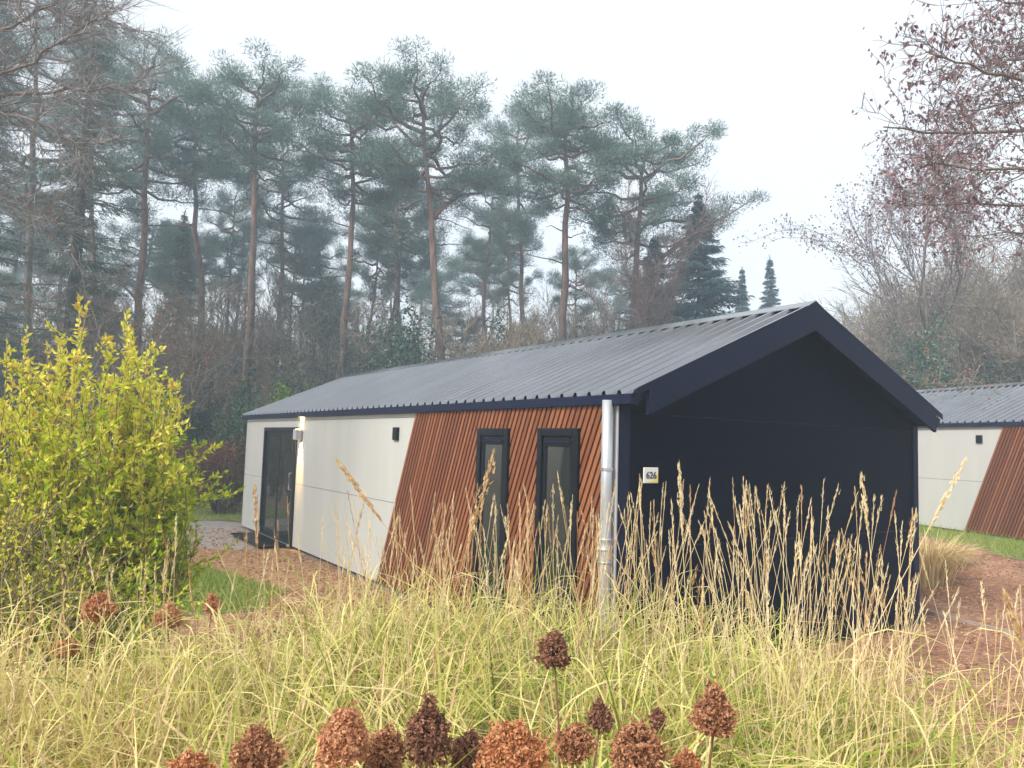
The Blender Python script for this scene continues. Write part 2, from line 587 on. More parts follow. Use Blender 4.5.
g = G()
for L_, n in zip(LAWNS, (9000, 9000, 9000)):
    a = np.array(L_)
    lo, hi = a.min(0), a.max(0)
    x = rng.uniform(lo[0], hi[0], n * 2)
    y = rng.uniform(lo[1], hi[1], n * 2)
    k = in_poly(x, y, L_)
    x, y = x[k], y[k]
    d = rng.normal(size=(len(x), 3)) * .5 + np.array([0, 0, 1.])
    g.blades(np.stack([x, y, gz(x, y) + .01], -1), d, rng.uniform(.06, .17, len(x)), .012, rng.uniform(0, 1, len(x)))
tag(g.build('lawn_grass', M['lawn']), 'short bright green lawn grass beside the chalets', 'grass', kind='stuff')

# thin path edging beside the red mulch
g = G()
ed = np.array([(-6.2, 6.9), (-3.2, 6.1), (-.71, 5.45), (.57, 5.2), (2.2, 5.1), (4.2, 5.4)])
for a, b in zip(ed[:-1], ed[1:]):
    t = unit(b - a)
    nrm = np.array([-t[1], t[0]]) * .012
    q = [a - nrm, b - nrm, b + nrm, a + nrm]
    z = .045
    V = [(p[0], p[1], float(gz(p[0], p[1])) - .02) for p in q] + [(p[0], p[1], float(gz(p[0], p[1])) + z) for p in q]
    g.add(V, [(3, 2, 1, 0), (4, 5, 6, 7), (0, 1, 5, 4), (1, 2, 6, 5), (2, 3, 7, 6), (3, 0, 4, 7)])
tag(g.build('path_edging', noise_mat('weathered_edging', [(.3, (.28, .23, .18)), (.7, (.40, .33, .26))], 9, .85)), kind='structure')

# fallen leaves and chips on the mulch
g = G()
n = 9000
x = np.concatenate([rng.uniform(-6, 5, n), rng.uniform(-12, 1, 4500)])
y = np.concatenate([rng.uniform(.3, 11, n), rng.uniform(-2.4, -.1, 4500)])
k = ~((x < .05) & (y > -.05) & (y < 4.6))
for L_ in LAWNS: k &= ~in_poly(x, y, L_) | (rng.uniform(size=len(x)) < .12)
x, y = x[k], y[k]
d = rng.normal(size=(len(x), 3)) * np.array([1, 1, .25])
g.leaves(np.stack([x, y, gz(x, y) + .018], -1), d, rng.uniform(.03, .07, len(x)), rng.uniform(.02, .04, len(x)), rng.uniform(0, 1, len(x)))
M['litter'] = tone_mat('tan_litter', [(0, (.24, .11, .055)), (.5, (.40, .22, .12)), (1, (.56, .38, .22))], .8, .1)
tag(g.build('fallen_leaves', M['litter']), 'withered brown leaves and bark chips lying on the mulch', 'fallen leaves', kind='stuff')

# ------------------------------------------------------------------ chalet
W_, L_H = 4.548, 12.02
HZ = 2.36          # height of the side walls
OF = .22            # overhang at the far end
OG = .276          # overhang past the gable
YE, ZE = -.03, 2.39
YR, ZR = W_ / 2, 3.385
SL = (ZR - ZE) / (YR - YE)


def roof_z(y):
    return ZE + SL * ((y if y <= YR else W_ - y) - YE)


def clip_half(poly, a, b, c):
    """keep a*x+b*z<=c"""
    out = []
    for i in range(len(poly)):
        p, q = poly[i], poly[(i + 1) % len(poly)]
        dp, dq = a * p[0] + b * p[1] - c, a * q[0] + b * q[1] - c
        if dp <= 0: out.append(p)
        if dp * dq < 0:
            t = dp / (dp - dq)
            out.append((p[0] + (q[0] - p[0]) * t, p[1] + (q[1] - p[1]) * t))
    return out


def make_chalet():
    root = empty('chalet', (0, 0, 0))
    # inner body: dark core that closes the house
    g = G()
    g.prism([(.012, .03), (W_ - .012, .03), (W_ - .012, HZ), (YR, roof_z(YR) - .13), (.012, HZ)], -L_H + .012, -.024, 0)
    g.build('wall_core', M['dark'], root)
    # dark gable panels: three courses with open joints
    gp = G()
    for (za, zb) in ((.04, 1.097), (1.105, 2.233)):
        gp.bbox((-.022, .0, za), (0, W_, zb), .004)
    zt = 2.243
    yk = .0
    gp.prism([(0, zt), (W_, zt), (W_, roof_z(0) - .092), (YR, roof_z(YR) - .092), (0, roof_z(0) - .092)], -.022, .0, 0)
    gw = gp.build('gable_wall', M['black'], root)
    gl = G()
    gl.prism([(.003, 2.232), (.014, 2.229), (.014, 2.2335), (.003, 2.2405)], .02, W_ - .02, 1)
    gl.prism([(.003, 1.096), (.010, 1.094), (.010, 1.0975), (.003, 1.1035)], .02, W_ - .02, 1)
    # prism axis 1 expects (x, z)
    gl.build('drip_edge', M['trim'], gw)
    for lo_, hi_ in (((.002, W_ - .085, .04), (.016, W_ + .012, 2.33)), ((.002, .004, .04), (.014, .11, 2.33))):
        gc = G()
        gc.bbox(lo_, hi_, .004)
        gc.build('corner_trim', M['trim'], root)
    # back and far end walls
    gb = G()
    gb.bbox((-L_H, W_ - .01, .04), (-.03, W_ + .004, HZ), .004)
    gb.prism([(.0, .04), (W_, .04), (W_, HZ), (YR, roof_z(YR) - .12), (0, HZ)], -L_H - .01, -L_H + .01, 0)
    gb.build('back_wall', M['black'], root)
    # pale long wall in panels, ends at the slanted edge of the slats
    ex0, ex1, ez0, ez1 = -4.80, -3.76, .02, 2.33       # slanted edge, bottom and top
    k = (ex1 - ex0) / (ez1 - ez0)
    fw = G()
    xs = [-L_H, -10.55, -8.52, -6.1, -3.0]
    for a, b in zip(xs[:-1], xs[1:]):
        for za, zb in ((.05, 1.130), (1.137, 2.245), (2.251, 2.36)):
            gap = .0012
            if a == -10.55 and za < 2.2:
                if zb < 1.2: continue
                za = 2.128
            poly = [(a + gap, za), (b - gap, za), (b - gap, zb), (a + gap, zb)]
            poly = clip_half(poly, 1, -k, ex0 - k * ez0 - .008)
            if len(poly) > 2:
                fw.prism(poly, -.002, -.020, 1)
    fw.build('front_wall', M['white'], root)
    # slanted slat cladding
    cl = G()
    back = [(ex0, .05), (-.10, .05), (-.10, 2.33), (ex1, 2.33)]
    cs = G()
    cs.prism(back, -.002, -.008, 1)
    cs_o = cs.build('cladding', M['dark'], root)
    step, wd = .076, .050
    i = 0
    while True:
        xa = ex0 + i * step
        if xa > -.10: break
        poly = [(xa, ez0), (xa + wd, ez0), (xa + wd + (ex1 - ex0), ez1), (xa + (ex1 - ex0), ez1)]
        poly = clip_half(poly, 1, 0, -.10)
        poly = clip_half(poly, 0, -1, -.06)
        poly = clip_half(poly, 0, 1, 2.325)
        if len(poly) > 2:
            t0 = rng.uniform(.15, 1)
            n0 = len(cl.t)
            cl.prism(poly, -.010, -.050, 1)
            cl.t[-1] = np.full(len(cl.v[-1]), t0)
        i += 1
    cl.build('slats', M['wood'], cs_o)
    # light corner profile and downpipe
    ct = G()
    ct.bbox((-.065, -.022, .04), (-.002, -.001, 2.33), .004)
    ct.build('corner_profile', M['lampgrey'], root)
    dp = G()
    px_, py_ = -.055, -.085
    dp.tube([(px_, py_, z) for z in (.06, .6, 1.0, 1.12, 1.13, 1.2, 1.21, 1.6, 2.34)], .048, 20)
    for z0_, z1_ in ((.985, 1.0), (1.09, 1.19)):
        dp.lathe([(.047, z0_), (.054, z0_), (.054, z0_ + .012), (.0515, z0_ + .016), (.0515, z1_ - .016), (.054, z1_ - .012), (.054, z1_), (.047, z1_)], 20, (px_, py_, 0))
    dpo = dp.build('downpipe', M['zinc'], root, smooth=False)
    for p_ in dpo.data.polygons: p_.use_smooth = len(p_.vertices) == 4
    for z in (.45, 1.75):
        br = G()
        br.lathe([(.0475, z), (.055, z), (.055, z + .025), (.0475, z + .025)], 20, (px_, py_, 0))
        br.box((px_ - .006, py_ + .04, z + .004), (px_ + .006, -.03, z + .02))
        br.build('pipe_bracket', M['steel'], dpo)
    # gutters
    for sgn in (0, 1):
        gt = G()
        f = (lambda y: y) if sgn == 0 else (lambda y: W_ - y)
        gt.prism([(f(-.085), 2.305), (f(-.001), 2.295), (f(-.001), 2.398), (f(-.085), 2.385)], -L_H - OF + .02, OG - .045, 0)
        gt.build('gutter', M['trim'], root)
    # roof slab with soffit
    rs = G()
    th = .085
    rs.prism([(.0, roof_z(0) - .006), (YR, ZR - .006), (W_, roof_z(0) - .006), (W_, roof_z(0) - th), (YR, ZR - th), (.0, roof_z(0) - th)], -L_H - OF + .05, OG - .05, 0)
    rf = rs.build('roof', M['trim'], root)
    # trapezoid sheets
    sh = G()
    x0, x1 = -L_H - OF + .0, OG - .006
    pr = []
    x = x1
    pitch = .1985
    while x > x0 + .05:
        pr += [(x, .045), (x - .030, .045), (x - .052, .0), (x - pitch + .018, .0)]
        x -= pitch
    pr.append((x, .045))
    pr = np.array(pr)
    pr[:, 0] = np.clip(pr[:, 0], x0, None)
    for side in (0, 1):
        ys_ = np.array([YE - .03, YR - .004])
        zs_ = np.array([ZE - SL * .03, ZR])
        if side: ys_ = W_ - ys_
        n = len(pr)
        top = np.array([[[p[0], yy, zz + p[1] + .004] for p in pr] for yy, zz in zip(ys_, zs_)])
        bot = top - np.array([0, 0, .0035])
        V = np.concatenate([top.reshape(-1, 3), bot.reshape(-1, 3)])
        F = []
        for a in range(n - 1):
            F.append((a, a + 1, n + a + 1, n + a))
            F.append((2 * n + a, 3 * n + a, 3 * n + a + 1, 2 * n + a + 1))
            F.append((a, 2 * n + a, 2 * n + a + 1, a + 1))
        sh.add(V, F)
    sh.build('metal_sheet', M['roof'], rf)
    for side in (0, 1):
        vg = G()
        f = (lambda y: y) if side == 0 else (lambda y: W_ - y)
        vg.prism([(f(YE - .032), ZE - .022), (f(YE - .032), ZE + .040), (f(YR - .002), ZR + .050), (f(YR - .002), ZR - .010)], OG - .0045, OG - .001, 0)
        vg.build('verge_trim', M['trim'], rf)
    rc = G()
    hh = .052
    rc.prism([(YR - .14, ZR - SL * .14 + hh), (YR, ZR + hh + .012), (YR + .14, ZR - SL * .14 + hh), (YR + .14, ZR - SL * .14 + hh - .008), (YR, ZR + hh + .004), (YR - .14, ZR - SL * .14 + hh - .008)], -L_H - OF, OG + .002, 0)
    rc.build('ridge_cap', M['roof'], rf)
    # bargeboards
    for xa in (OG - .0375, -L_H - OF):
        for side in (0, 1):
            bb = G()
            f = (lambda y: y) if side == 0 else (lambda y: W_ - y)
            yb = .075
            bb.prism([(f(yb), roof_z(yb) - .213), (f(yb), roof_z(yb) + .022), (f(YR - .0015), ZR + .040), (f(YR - .0015), ZR - .238)], xa, xa + .036, 0)
            bb.build('bargeboard', M['trim'], rf)
    # slim windows among the slats
    def window(xa, xb):
        fr = G()
        za, zb = .22, 2.105
        d0, d1 = -.085, -.006
        w = .075
        fr.bbox((xa, d0, za), (xa + w, d1, zb))
        fr.bbox((xb - w, d0, za), (xb, d1, zb))
        fr.bbox((xa + w, d0, zb - w), (xb - w, d1, zb))
        fr.bbox((xa + w, d0, za), (xb - w, d1, za + w))
        fo = fr.build('window', M['frame'], root)
        si = G()
        a, b, c, d = xa + w + .004, xb - w - .004, za + w + .004, zb - w - .004
        s_ = .05
        si.bbox((a, d0 + .018, c), (a + s_, d1, d))
        si.bbox((b - s_, d0 + .018, c), (b, d1, d))
        si.bbox((a + s_, d0 + .018, d - s_ - .04), (b - s_, d1, d))
        si.bbox((a + s_, d0 + .018, c), (b - s_, d1, c + s_))
        si.build('sash', M['frame'], fo)
        vt = G()
        vt.bbox((a + .02, d0 + .002, d - .062), (b - .02, d0 + .0175, d - .042), .003)
        vt.build('vent_grille', M['trim'], fo)
        pn = G()
        pn.box((a + s_, d0 + .032, c + s_), (b - s_, d0 + .040, d - s_ - .04))
        pn.build('pane', M['glass'], fo)
    window(-2.21, -1.60)
    window(-1.085, -.46)
    # sliding door
    xa, xb, za, zb = -10.547, -8.523, .06, 2.125
    df = G()
    w = .07
    d0 = -.06
    df.bbox((xa, d0, za), (xa + w, -.003, zb))
    df.bbox((xb - w, d0, za), (xb, -.003, zb))
    df.bbox((xa + w, d0, zb - w), (xb - w, -.003, zb))
    df.bbox((xa + w, d0, za), (xb - w, -.003, za + .05))
    do = df.build('sliding_door', M['frame'], root)
    xm = (xa + xb) / 2
    for (a, b, yy) in ((xa + w, xm + .06, -.018), (xm - .04, xb - w, -.046)):
        lf = G()
        s_ = .085
        c, d = za + .052, zb - w - .002
        lf.bbox((a, yy, c), (a + s_, yy + .022, d))
        lf.bbox((b - s_, yy, c), (b, yy + .022, d))
        lf.bbox((a + s_, yy, d - s_), (b - s_, yy + .022, d))
        lf.bbox((a + s_, yy, c), (b - s_, yy + .022, c + s_))
        lf.build('door_leaf', M['frame'], do)
        pn = G()
        pn.box((a + s_, yy + .009, c + s_), (b - s_, yy + .015, d - s_))
        pn.build('pane', M['glass'], do)
    hd = G()
    hx = xb - w - .045
    hd.tube([(hx, -.046, 1.02), (hx, -.09, 1.02), (hx, -.10, 1.03), (hx, -.10, 1.30), (hx, -.09, 1.31), (hx, -.046, 1.31)], .012, 10)
    hd.build('door_handle', M['steel'], do)
    tr = G()
    tr.bbox((xa + .02, -.105, .03), (xb - .02, -.062, .075))
    tr.build('threshold', M['steel'], do)
    # wall vent
    vn = G()
    vn.bbox((-4.45, -.05, 1.95), (-4.30, -.021, 2.12), .004)
    vo = vn.build('wall_vent', M['frame'], root)
    vs = G()
    for z in np.arange(1.965, 2.10, .026):
        vs.prism([(-.062, z), (-.0505, z + .014), (-.0505, z + .018), (-.062, z + .004)], -4.445, -4.305, 0)
    vs.build('louvre', M['frame'], vo)
    # wall lamp
    lm = G()
    lx = -8.31
    lm.bbox((lx - .075, -.15, 1.91), (lx + .075, -.045, 2.085), .006)
    lm.bbox((lx - .03, -.045, 1.96), (lx + .03, -.021, 2.04), .003)
    lo = lm.build('wall_lamp', M['lampgrey'], root)
    for z in (1.911, 2.0855):
        b_ = G()
        b_.box((lx - .04, -.125, z), (lx + .04, -.055, z + .003))
        b_.build('lamp_lens', M['bulb'], lo)
    for nm, z, rot in (('lamp_light_up', 2.10, PI), ('lamp_light_down', 1.90, 0)):
        ld = bpy.data.lights.new(nm, 'SPOT')
        ld.energy = 150
        ld.color = (1, .56, .13)
        ld.spot_size = math.radians(60)
        ld.spot_blend = .7
        ld.shadow_soft_size = .02
        l_ = bpy.data.objects.new(nm, ld)
        COL.objects.link(l_)
        l_.parent = lo
        l_.location = (lx, -.085, z)
        l_.rotation_euler = (rot, 0, 0)
        # lean a little to the wall
        l_.rotation_euler = (rot + (math.radians(26) if rot == 0 else -math.radians(20)), 0, 0)
    # number plate
    pl = G()
    pl.bbox((.003, .27, 1.648), (.018, .437, 1.782), .003)
    po = pl.build('number_plate', M['plate'], root)
    yl = G()
    yl.prism([(.30, 1.656), (.430, 1.656), (.430, 1.745), (.40, 1.675)], .0185, .0205, 0)
    yl.build('yellow_corner', M['yellow'], po)
    cu = bpy.data.curves.new('digits', 'FONT')
    cu.body = '626'
    cu.size = .082
    cu.align_x, cu.align_y = 'CENTER', 'CENTER'
    cu.extrude = .001
    cu.offset = .0012
    to = bpy.data.objects.new('digits_source', cu)
    COL.objects.link(to)
    bpy.context.view_layer.update()
    me = bpy.data.meshes.new_from_object(to.evaluated_get(bpy.context.evaluated_depsgraph_get()))
    bpy.data.objects.remove(to)
    me.materials.clear()
    me.materials.append(M['ink'])
    dg = bpy.data.objects.new('digits', me)
    COL.objects.link(dg)
    dg.parent = po
    dg.matrix_local = Matrix(((0, 0, 1, .022), (1, 0, 0, .352), (0, 1, 0, 1.713), (0, 0, 0, 1)))
    return root


chalet = make_chalet()
tag(chalet, 'long low chalet in front with black gable wall, house number and slanted red slats', 'chalet', 'chalets in the wood')
c2 = copy_tree(chalet, None, skip=('number_plate', 'digits', 'yellow_corner'))
c2.location = (.824, 11.70, .31)
c2.rotation_euler = (0, 0, -.318)
tag(c2, 'second chalet half hidden behind the black gable at the right edge', 'chalet', 'chalets in the wood')

st = empty('door_step', (-9.6, -.34, .008), 0, 'low black step on the paving under the glass sliding door', 'step')
g = G()
g.bbox((-1.0, -.24, .035), (1.0, .24, .06), .005)
for q in np.arange(-.96, .97, .08): g.box((q, -.235, .0602), (q + .03, .235, .066))
g.build('tread', M['frame'], st)
for sx_ in (-.9, .86):
    g = G()
    g.bbox((sx_, -.2, 0), (sx_ + .05, .2, .034), .004)
    g.build('bearer', M['frame'], st)

# ------------------------------------------------------------------ trees
def wobble(a, b, n, amp, seed=None):
    t = np.linspace(0, 1, n)[:, None]
    p = np.asarray(a) * (1 - t) + np.asarray(b) * t
    w = np.cumsum(rng.normal(size=(n, 3)) * amp, axis=0)
    w -= t * w[-1] + (1 - t) * w[0]
    return p + w


def needle_pad(f, c, r, flat, n, tone0, L=(.10, .20), w=.026):
    r, n, flat = r * .95, int(n * 1.4), min(flat * 1.35, .85)
    q = rdir(n) * (rng.uniform(0, 1, n) ** .45)[:, None]
    p = c + q * np.array([r, r, r * flat])
    d = q * np.array([1, 1, .6]) + rng.normal(size=(n, 3)) * .5 + np.array([0, 0, .45])
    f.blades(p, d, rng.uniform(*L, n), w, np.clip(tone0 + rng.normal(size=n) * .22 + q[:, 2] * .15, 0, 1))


def pine_mesh(h, lean, cb, spread, limbs=17, dens=1.0, arms=(), flat_top=.55, r0=.2, dead=7):
    """scots pine: bare reddish trunk, crooked limbs, flat pads of needles. lean: xy offset of the top; cb: crown base as share of height"""
    tr, cr = G(), G()
    top = np.array([lean[0], lean[1], h])
    tp = wobble((0, 0, -.2), top, 14, .065)
    s = np.linspace(0, 1, 14)
    tr.tube(tp, r0 * (1 - s) ** .7 * .85 + .035, 8)
    def trunk_at(t):
        i = min(int(t * 13), 12)
        fr = t * 13 - i
        return tp[i] * (1 - fr) + tp[i + 1] * fr
    az = rng.uniform(0, 2 * PI)
    for k in range(limbs):
        t = cb + (1 - cb) * (k + rng.uniform(0, .8)) / limbs
        u = (t - cb) / (1 - cb)
        az += 2.4 + rng.normal() * .4
        ln = spread * (0.50 + .9 * u * (1 - u) * 2 if u < .7 else (1.0 - .62 * (u - .7) / .3)) * rng.uniform(.65, 1.12)
        el = -.08 + .48 * u ** 1.6 + rng.normal() * .12
        a = trunk_at(min(t, .99))
        dirv = np.array([math.cos(az) * math.cos(el), math.sin(az) * math.cos(el), math.sin(el)])
        b = a + dirv * ln + np.array([0, 0, .10 * ln])
        limb(tr, cr, a, b, dens, spread, u)
    for (dx, dy, dz, t) in arms:
        a = trunk_at(t)
        limb(tr, cr, a, a + np.array([dx, dy, dz]), dens, spread * 1.3, .5)
    for k in range(9):
        c = top + np.append(rng.normal(size=2) * spread * .26, rng.uniform(-.9, .25))
        needle_pad(cr, c, rng.uniform(.45, .75), .5, int(170 * dens), .6)
    for k in range(dead):
        t = rng.uniform(cb * .45, cb)
        a = trunk_at(t)
        z = rng.uniform(0, 2 * PI)
        ln = rng.uniform(.6, 2.0)
        b = a + np.array([math.cos(z), math.sin(z), rng.uniform(-.2, .35)]) * ln
        tr.tube(wobble(a, b, 5, .06), np.linspace(.03, .008, 5), 4)
    return tr, cr


def limb(tr, cr, a, b, dens, spread, u):
    n = 8
    ln = np.linalg.norm(b - a)
    lp = wobble(a, b, n, .055 * ln ** .7)
    lp[:, 2] -= np.sin(np.linspace(0, PI, n)) * .09 * ln
    tr.tube(lp, np.linspace(.022 + .020 * ln, .012, n), 5)
    ns = max(3, int(ln * 2.6))
    for q in range(ns):
        tt = .38 + .62 * (q + rng.uniform(0, 1)) / ns
        i = min(int(tt * (n - 1)), n - 2)
        p = lp[i] + (lp[i + 1] - lp[i]) * (tt * (n - 1) - i)
        az = rng.uniform(0, 2 * PI)
        l2 = rng.uniform(.25, .75) * (.5 + .35 * ln / 2)
        e = p + np.array([math.cos(az), math.sin(az), rng.uniform(.05, .6)]) * l2
        tr.tube(wobble(p, e, 4, .04), [.016, .012, .008, .005], 3)
        needle_pad(cr, e, rng.uniform(.32, .62), rng.uniform(.4, .65), int(dens * rng.uniform(75, 150)), rng.uniform(.3, .7))
    needle_pad(cr, lp[-1], rng.uniform(.4, .65), .55, int(140 * dens), .6)


def spruce_mesh(h, spread, dens=1.0, droop=.35, low=.04, thin=1.0, bw=.035):
    tr, cr = G(), G()
    tp = wobble((0, 0, -.2), (0, 0, h), 10, .04)
    tr.tube(tp, np.linspace(.02 * h * .55 + .05, .015, 10), 7)
    z = h * low
    while z < h * .99:
        u = z / h
        R = spread * (1 - u) ** 1.05 + .05
        nb = int(rng.integers(5, 8) * thin) + 1
        for k in range(nb):
            az = rng.uniform(0, 2 * PI)
            L = R * rng.uniform(.6, 1.12)
            t = np.linspace(0, 1, 6)
            d = np.array([math.cos(az), math.sin(az), 0])
            P = np.array([0, 0, z]) + d * (L * t)[:, None]
            P[:, 2] += L * (.18 * t - droop * t ** 1.6 + .14 * t ** 4) + rng.normal() * .05
            tr.tube(P, np.linspace(.014 + .006 * L, .004, 6), 3)
            n = int(dens * (26 + 60 * L))
            tt = rng.uniform(.08, 1, n)
            sidev = np.array([-d[1], d[0], 0])
            w = (rng.uniform(-1, 1, n) * (.12 + .22 * L * (1 - tt * .75)))[:, None]
            p = np.stack([np.interp(tt, t, P[:, i]) for i in range(3)], -1) + sidev * w
            p[:, 2] -= np.abs(w[:, 0]) * .25
            dv = d * .7 + sidev * np.sign(w) * .5 + np.array([0, 0, -.55]) + rng.normal(size=(n, 3)) * .35
            cr.blades(p, dv, rng.uniform(.13, .27, n) * (.45 + .55 * min(1, 4 * (1 - u))), bw, np.clip(rng.normal(size=n) * .2 + .4 + .2 * tt, 0, 1))
        z += max(.14, .026 * h * (1 - .5 * u)) * rng.uniform(.8, 1.2)
    n = 60
    cr.blades(np.array([0, 0, h * .97]) + rng.normal(size=(n, 3)) * np.array([.03, .03, .2]), rng.normal(size=(n, 3)) * .5 + np.array([0, 0, .5]), .2, .03, .5)
    return tr, cr


def grow(tr, cr, a, d, ln, r, lev, maxlev, spreadang, up, twn, twl, tww, nb=(4, 6), fine=True):
    """recursive bare branch; the last level is fine twigs"""
    n = 6
    P = [np.asarray(a, float)]
    dd = unit(d)
    for i in range(n - 1):
        dd = unit(dd + rng.normal(size=3) * .16 + np.array([0, 0, up]) * .12)
        P.append(P[-1] + dd * ln / (n - 1))
    P = np.array(P)
    tr.tube(P, np.linspace(r, r * .45, n), 7 if lev == 0 else (5 if lev == 1 else 3), tone=rng.uniform(.2, .8))
    if lev == maxlev:
        k = twn
        t = rng.uniform(.1, 1, k)
        q = np.stack([np.interp(t * (n - 1), np.arange(n), P[:, i]) for i in range(3)], -1)
        dv = dd * .6 + rng.normal(size=(k, 3)) * .55 + np.array([0, 0, up * .5])
        cr.blades(q, dv, twl * rng.uniform(.5, 1.2, k), tww, rng.uniform(0, 1, k))
        q2 = q + unit(dv) * twl * .5
        cr.blades(q2, dv + rng.normal(size=(k, 3)) * .7, twl * rng.uniform(.3, .8, k), tww * .8, rng.uniform(0, 1, k))
        return
    for b in range(rng.integers(*nb)):
        t = rng.uniform(.35 if lev == 0 else .2, 1)
        q = np.array([np.interp(t * (n - 1), np.arange(n), P[:, i]) for i in range(3)])
        nd = unit(dd + unit(np.cross(dd, rng.normal(size=3))) * spreadang * rng.uniform(.6, 1.3))
        grow(tr, cr, q, nd, ln * rng.uniform(.45, .7), r * .5, lev + 1, maxlev, spreadang, up, twn, twl, tww, nb, fine)


def bare_mesh(h, stems=1, spreadang=.8, maxlev=2, up=.6, twn=26, twl=.55, tww=.016, nb=(4, 7), r=.12, splay=.15, part=.6):
    tr, cr = G(), G()
    for s_ in range(stems):
        d = np.array([rng.normal() * splay, rng.normal() * splay, 1])
        st_ = np.append(rng.normal(size=2) * (.25 if stems > 1 else 0), -.1)
        grow(tr, cr, st_, d, h * part * rng.uniform(.8, 1.1), r, 0, maxlev, spreadang, up, twn, twl, tww, nb)
    return tr, cr


def leafmass(cr, c, rad, n, size, tone0=.5, lobes=14):
    """uneven clump of small leaves, denser at the surface of several lobes"""
    c, rad = np.asarray(c, float), np.asarray(rad, float)
    for k in range(lobes):
        q0 = rdir(1)[0] * rng.uniform(.2, .8)
        lc = c + q0 * rad
        lr = rad * rng.uniform(.28, .5)
        m = n // lobes
        q = rdir(m) * (rng.uniform(.25, 1, m) ** .5)[:, None]
        p = lc + q * lr
        p = p[p[:, 2] > .02]
        cr.leaves(p, rng.normal(size=(len(p), 3)) + np.array([0, 0, .1]), size * rng.uniform(.7, 1.3, len(p)), size * .45, np.clip(tone0 + rng.normal() * .15 + rng.normal(size=len(p)) * .2, 0, 1))


def plant(name, loc, rz, trm, trmat, crm, crmat, label, cat='tree', group=None, tname='trunk', cname='crown', scale=None):
    r = empty(name, loc, rz, label, cat, group)
    o1 = bpy.data.objects.new(tname, trm.mesh(tname, trmat, True) if isinstance(trm, G) else trm)
    o2 = bpy.data.objects.new(cname, crm.mesh(cname, crmat) if isinstance(crm, G) else crm)
    for o in (o1, o2):
        COL.objects.link(o)
        o.parent = r
    if scale is not None: r.scale = scale if hasattr(scale, '__len__') else (scale,) * 3
    return r


def again(src, loc, rz, scale, label=None, group=None):
    c = copy_tree(src)
    c.location = [float(v) for v in loc]
    c.rotation_euler = (0, 0, rz)
    c.scale = scale if hasattr(scale, '__len__') else (scale,) * 3
    if label: c['label'] = label
    if group: c['group'] = group
    return c


def top_of(px, py, depth):
    return at(px, py, depth)


# --- pines one can tell apart: base px, top px, depth, top y, crown base y, crown half width px, label, extra arms
PG = 'tall pines behind the chalet'
PINES = [
    (128, 158, 30, 22, 195, 62, 'pine with a leaning trunk between the dark left spruce and the slim straight pine', {}),
    (201, 197, 33, 82, 170, 42, 'slim straight pine with a small crown left of the broad round crown', {}),
    (243, 262, 29, 40, 165, 52, 'pine with a broad round crown above the far end of the chalet roof', {}),
    (272, 285, 37, 112, 235, 40, 'thinner pine close behind the round crowned pine, its trunk parallel to it', {}),
    (338, 352, 29, 68, 190, 50, 'pine whose bare lower trunk stands out in the gap left of the tallest pine', {}),
    (403, 396, 35, 118, 245, 44, 'lower pine with a crooked grey trunk just left of the tallest pine', {}),
    (446, 424, 27, 40, 185, 66, 'tallest pine with an orange trunk and a long curving right arm behind the roof', dict(arm=(78, -70))),
    (529, 520, 38, 92, 230, 42, 'half hidden pine with a thin trunk between the two orange trunked pines', {}),
    (560, 568, 28, 62, 195, 52, 'orange trunked pine with a ragged crown spreading above the middle of the roof', {}),
    (620, 648, 29, 106, 240, 62, 'rightmost tall pine with one long branch reaching out over the open sky', dict(arm=(112, -62))),
    (30, 40, 33, -40, 210, 70, 'pine at the far left whose crown is cut by the top of the photo', {}),
    (95, 92, 38, 10, 200, 60, 'pine behind the leaning pine at the left, its trunk hardly visible in the haze', {}),
]
pine_objs = []
for (pb, pt, dep, ty, cby, hw, lab, ex) in PINES:
    base = on_ground(pb, dep)
    topw = at(pt, ty, dep)
    topw[2] -= 1.7
    h = topw[2] - base[2]
    cbz = at(pt, cby + 14, dep)[2] - base[2]
    arms = []
    if 'arm' in ex:
        dx, dy = ex['arm']
        v = RT * dx / FPX * dep - UP * dy / FPX * dep
        arms = [(v[0], v[1], v[2], .5 * (cbz / h) + .32 if dy < 0 else .62)]
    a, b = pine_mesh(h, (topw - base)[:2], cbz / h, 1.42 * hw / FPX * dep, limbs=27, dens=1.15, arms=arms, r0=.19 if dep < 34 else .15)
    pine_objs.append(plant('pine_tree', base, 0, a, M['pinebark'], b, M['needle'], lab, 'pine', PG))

# hazier pines deeper in the wood
BACK = [(px, dep, sc, src) for px, dep, sc, src in (
    (-20, 40, 1.0, 2), (52, 42, 1.0, 8), (112, 41, .98, 6), (178, 40, .92, 4), 
    (425, 45, .80, 4), (492, 47, .92, 2), 
    (605, 50, .85, 2), (660, 44, .66, 9), (340, 58, .85, 3), (30, 58, 1.05, 5),
    (215, 37, .50, 9), (312, 39, .60, 2), (468, 38, .50, 2), (100, 36, .6, 8), (-5, 34, .6, 2))]
for (px, dep, sc, src) in BACK:
    again(pine_objs[src], on_ground(px, dep), rng.uniform(0, 6), sc * rng.uniform(.95, 1.05), 'hazy pine standing deeper in the wood behind the front row of pines', 'hazy pines deep in the wood')

for px in (182, 213, 232, 288, 300, 325, 362, 382, 415, 478, 515, 580):
    src = (3, 4, 5, 7)[int(rng.integers(0, 4))]
    again(pine_objs[src], on_ground(px + rng.uniform(-6, 6), rng.uniform(36, 46)), rng.uniform(0, 6), (.62, .62, rng.uniform(.78, .98)), 'slender hazy pine with a thin straight stem between the front pines', 'slender hazy pines between the front pines')

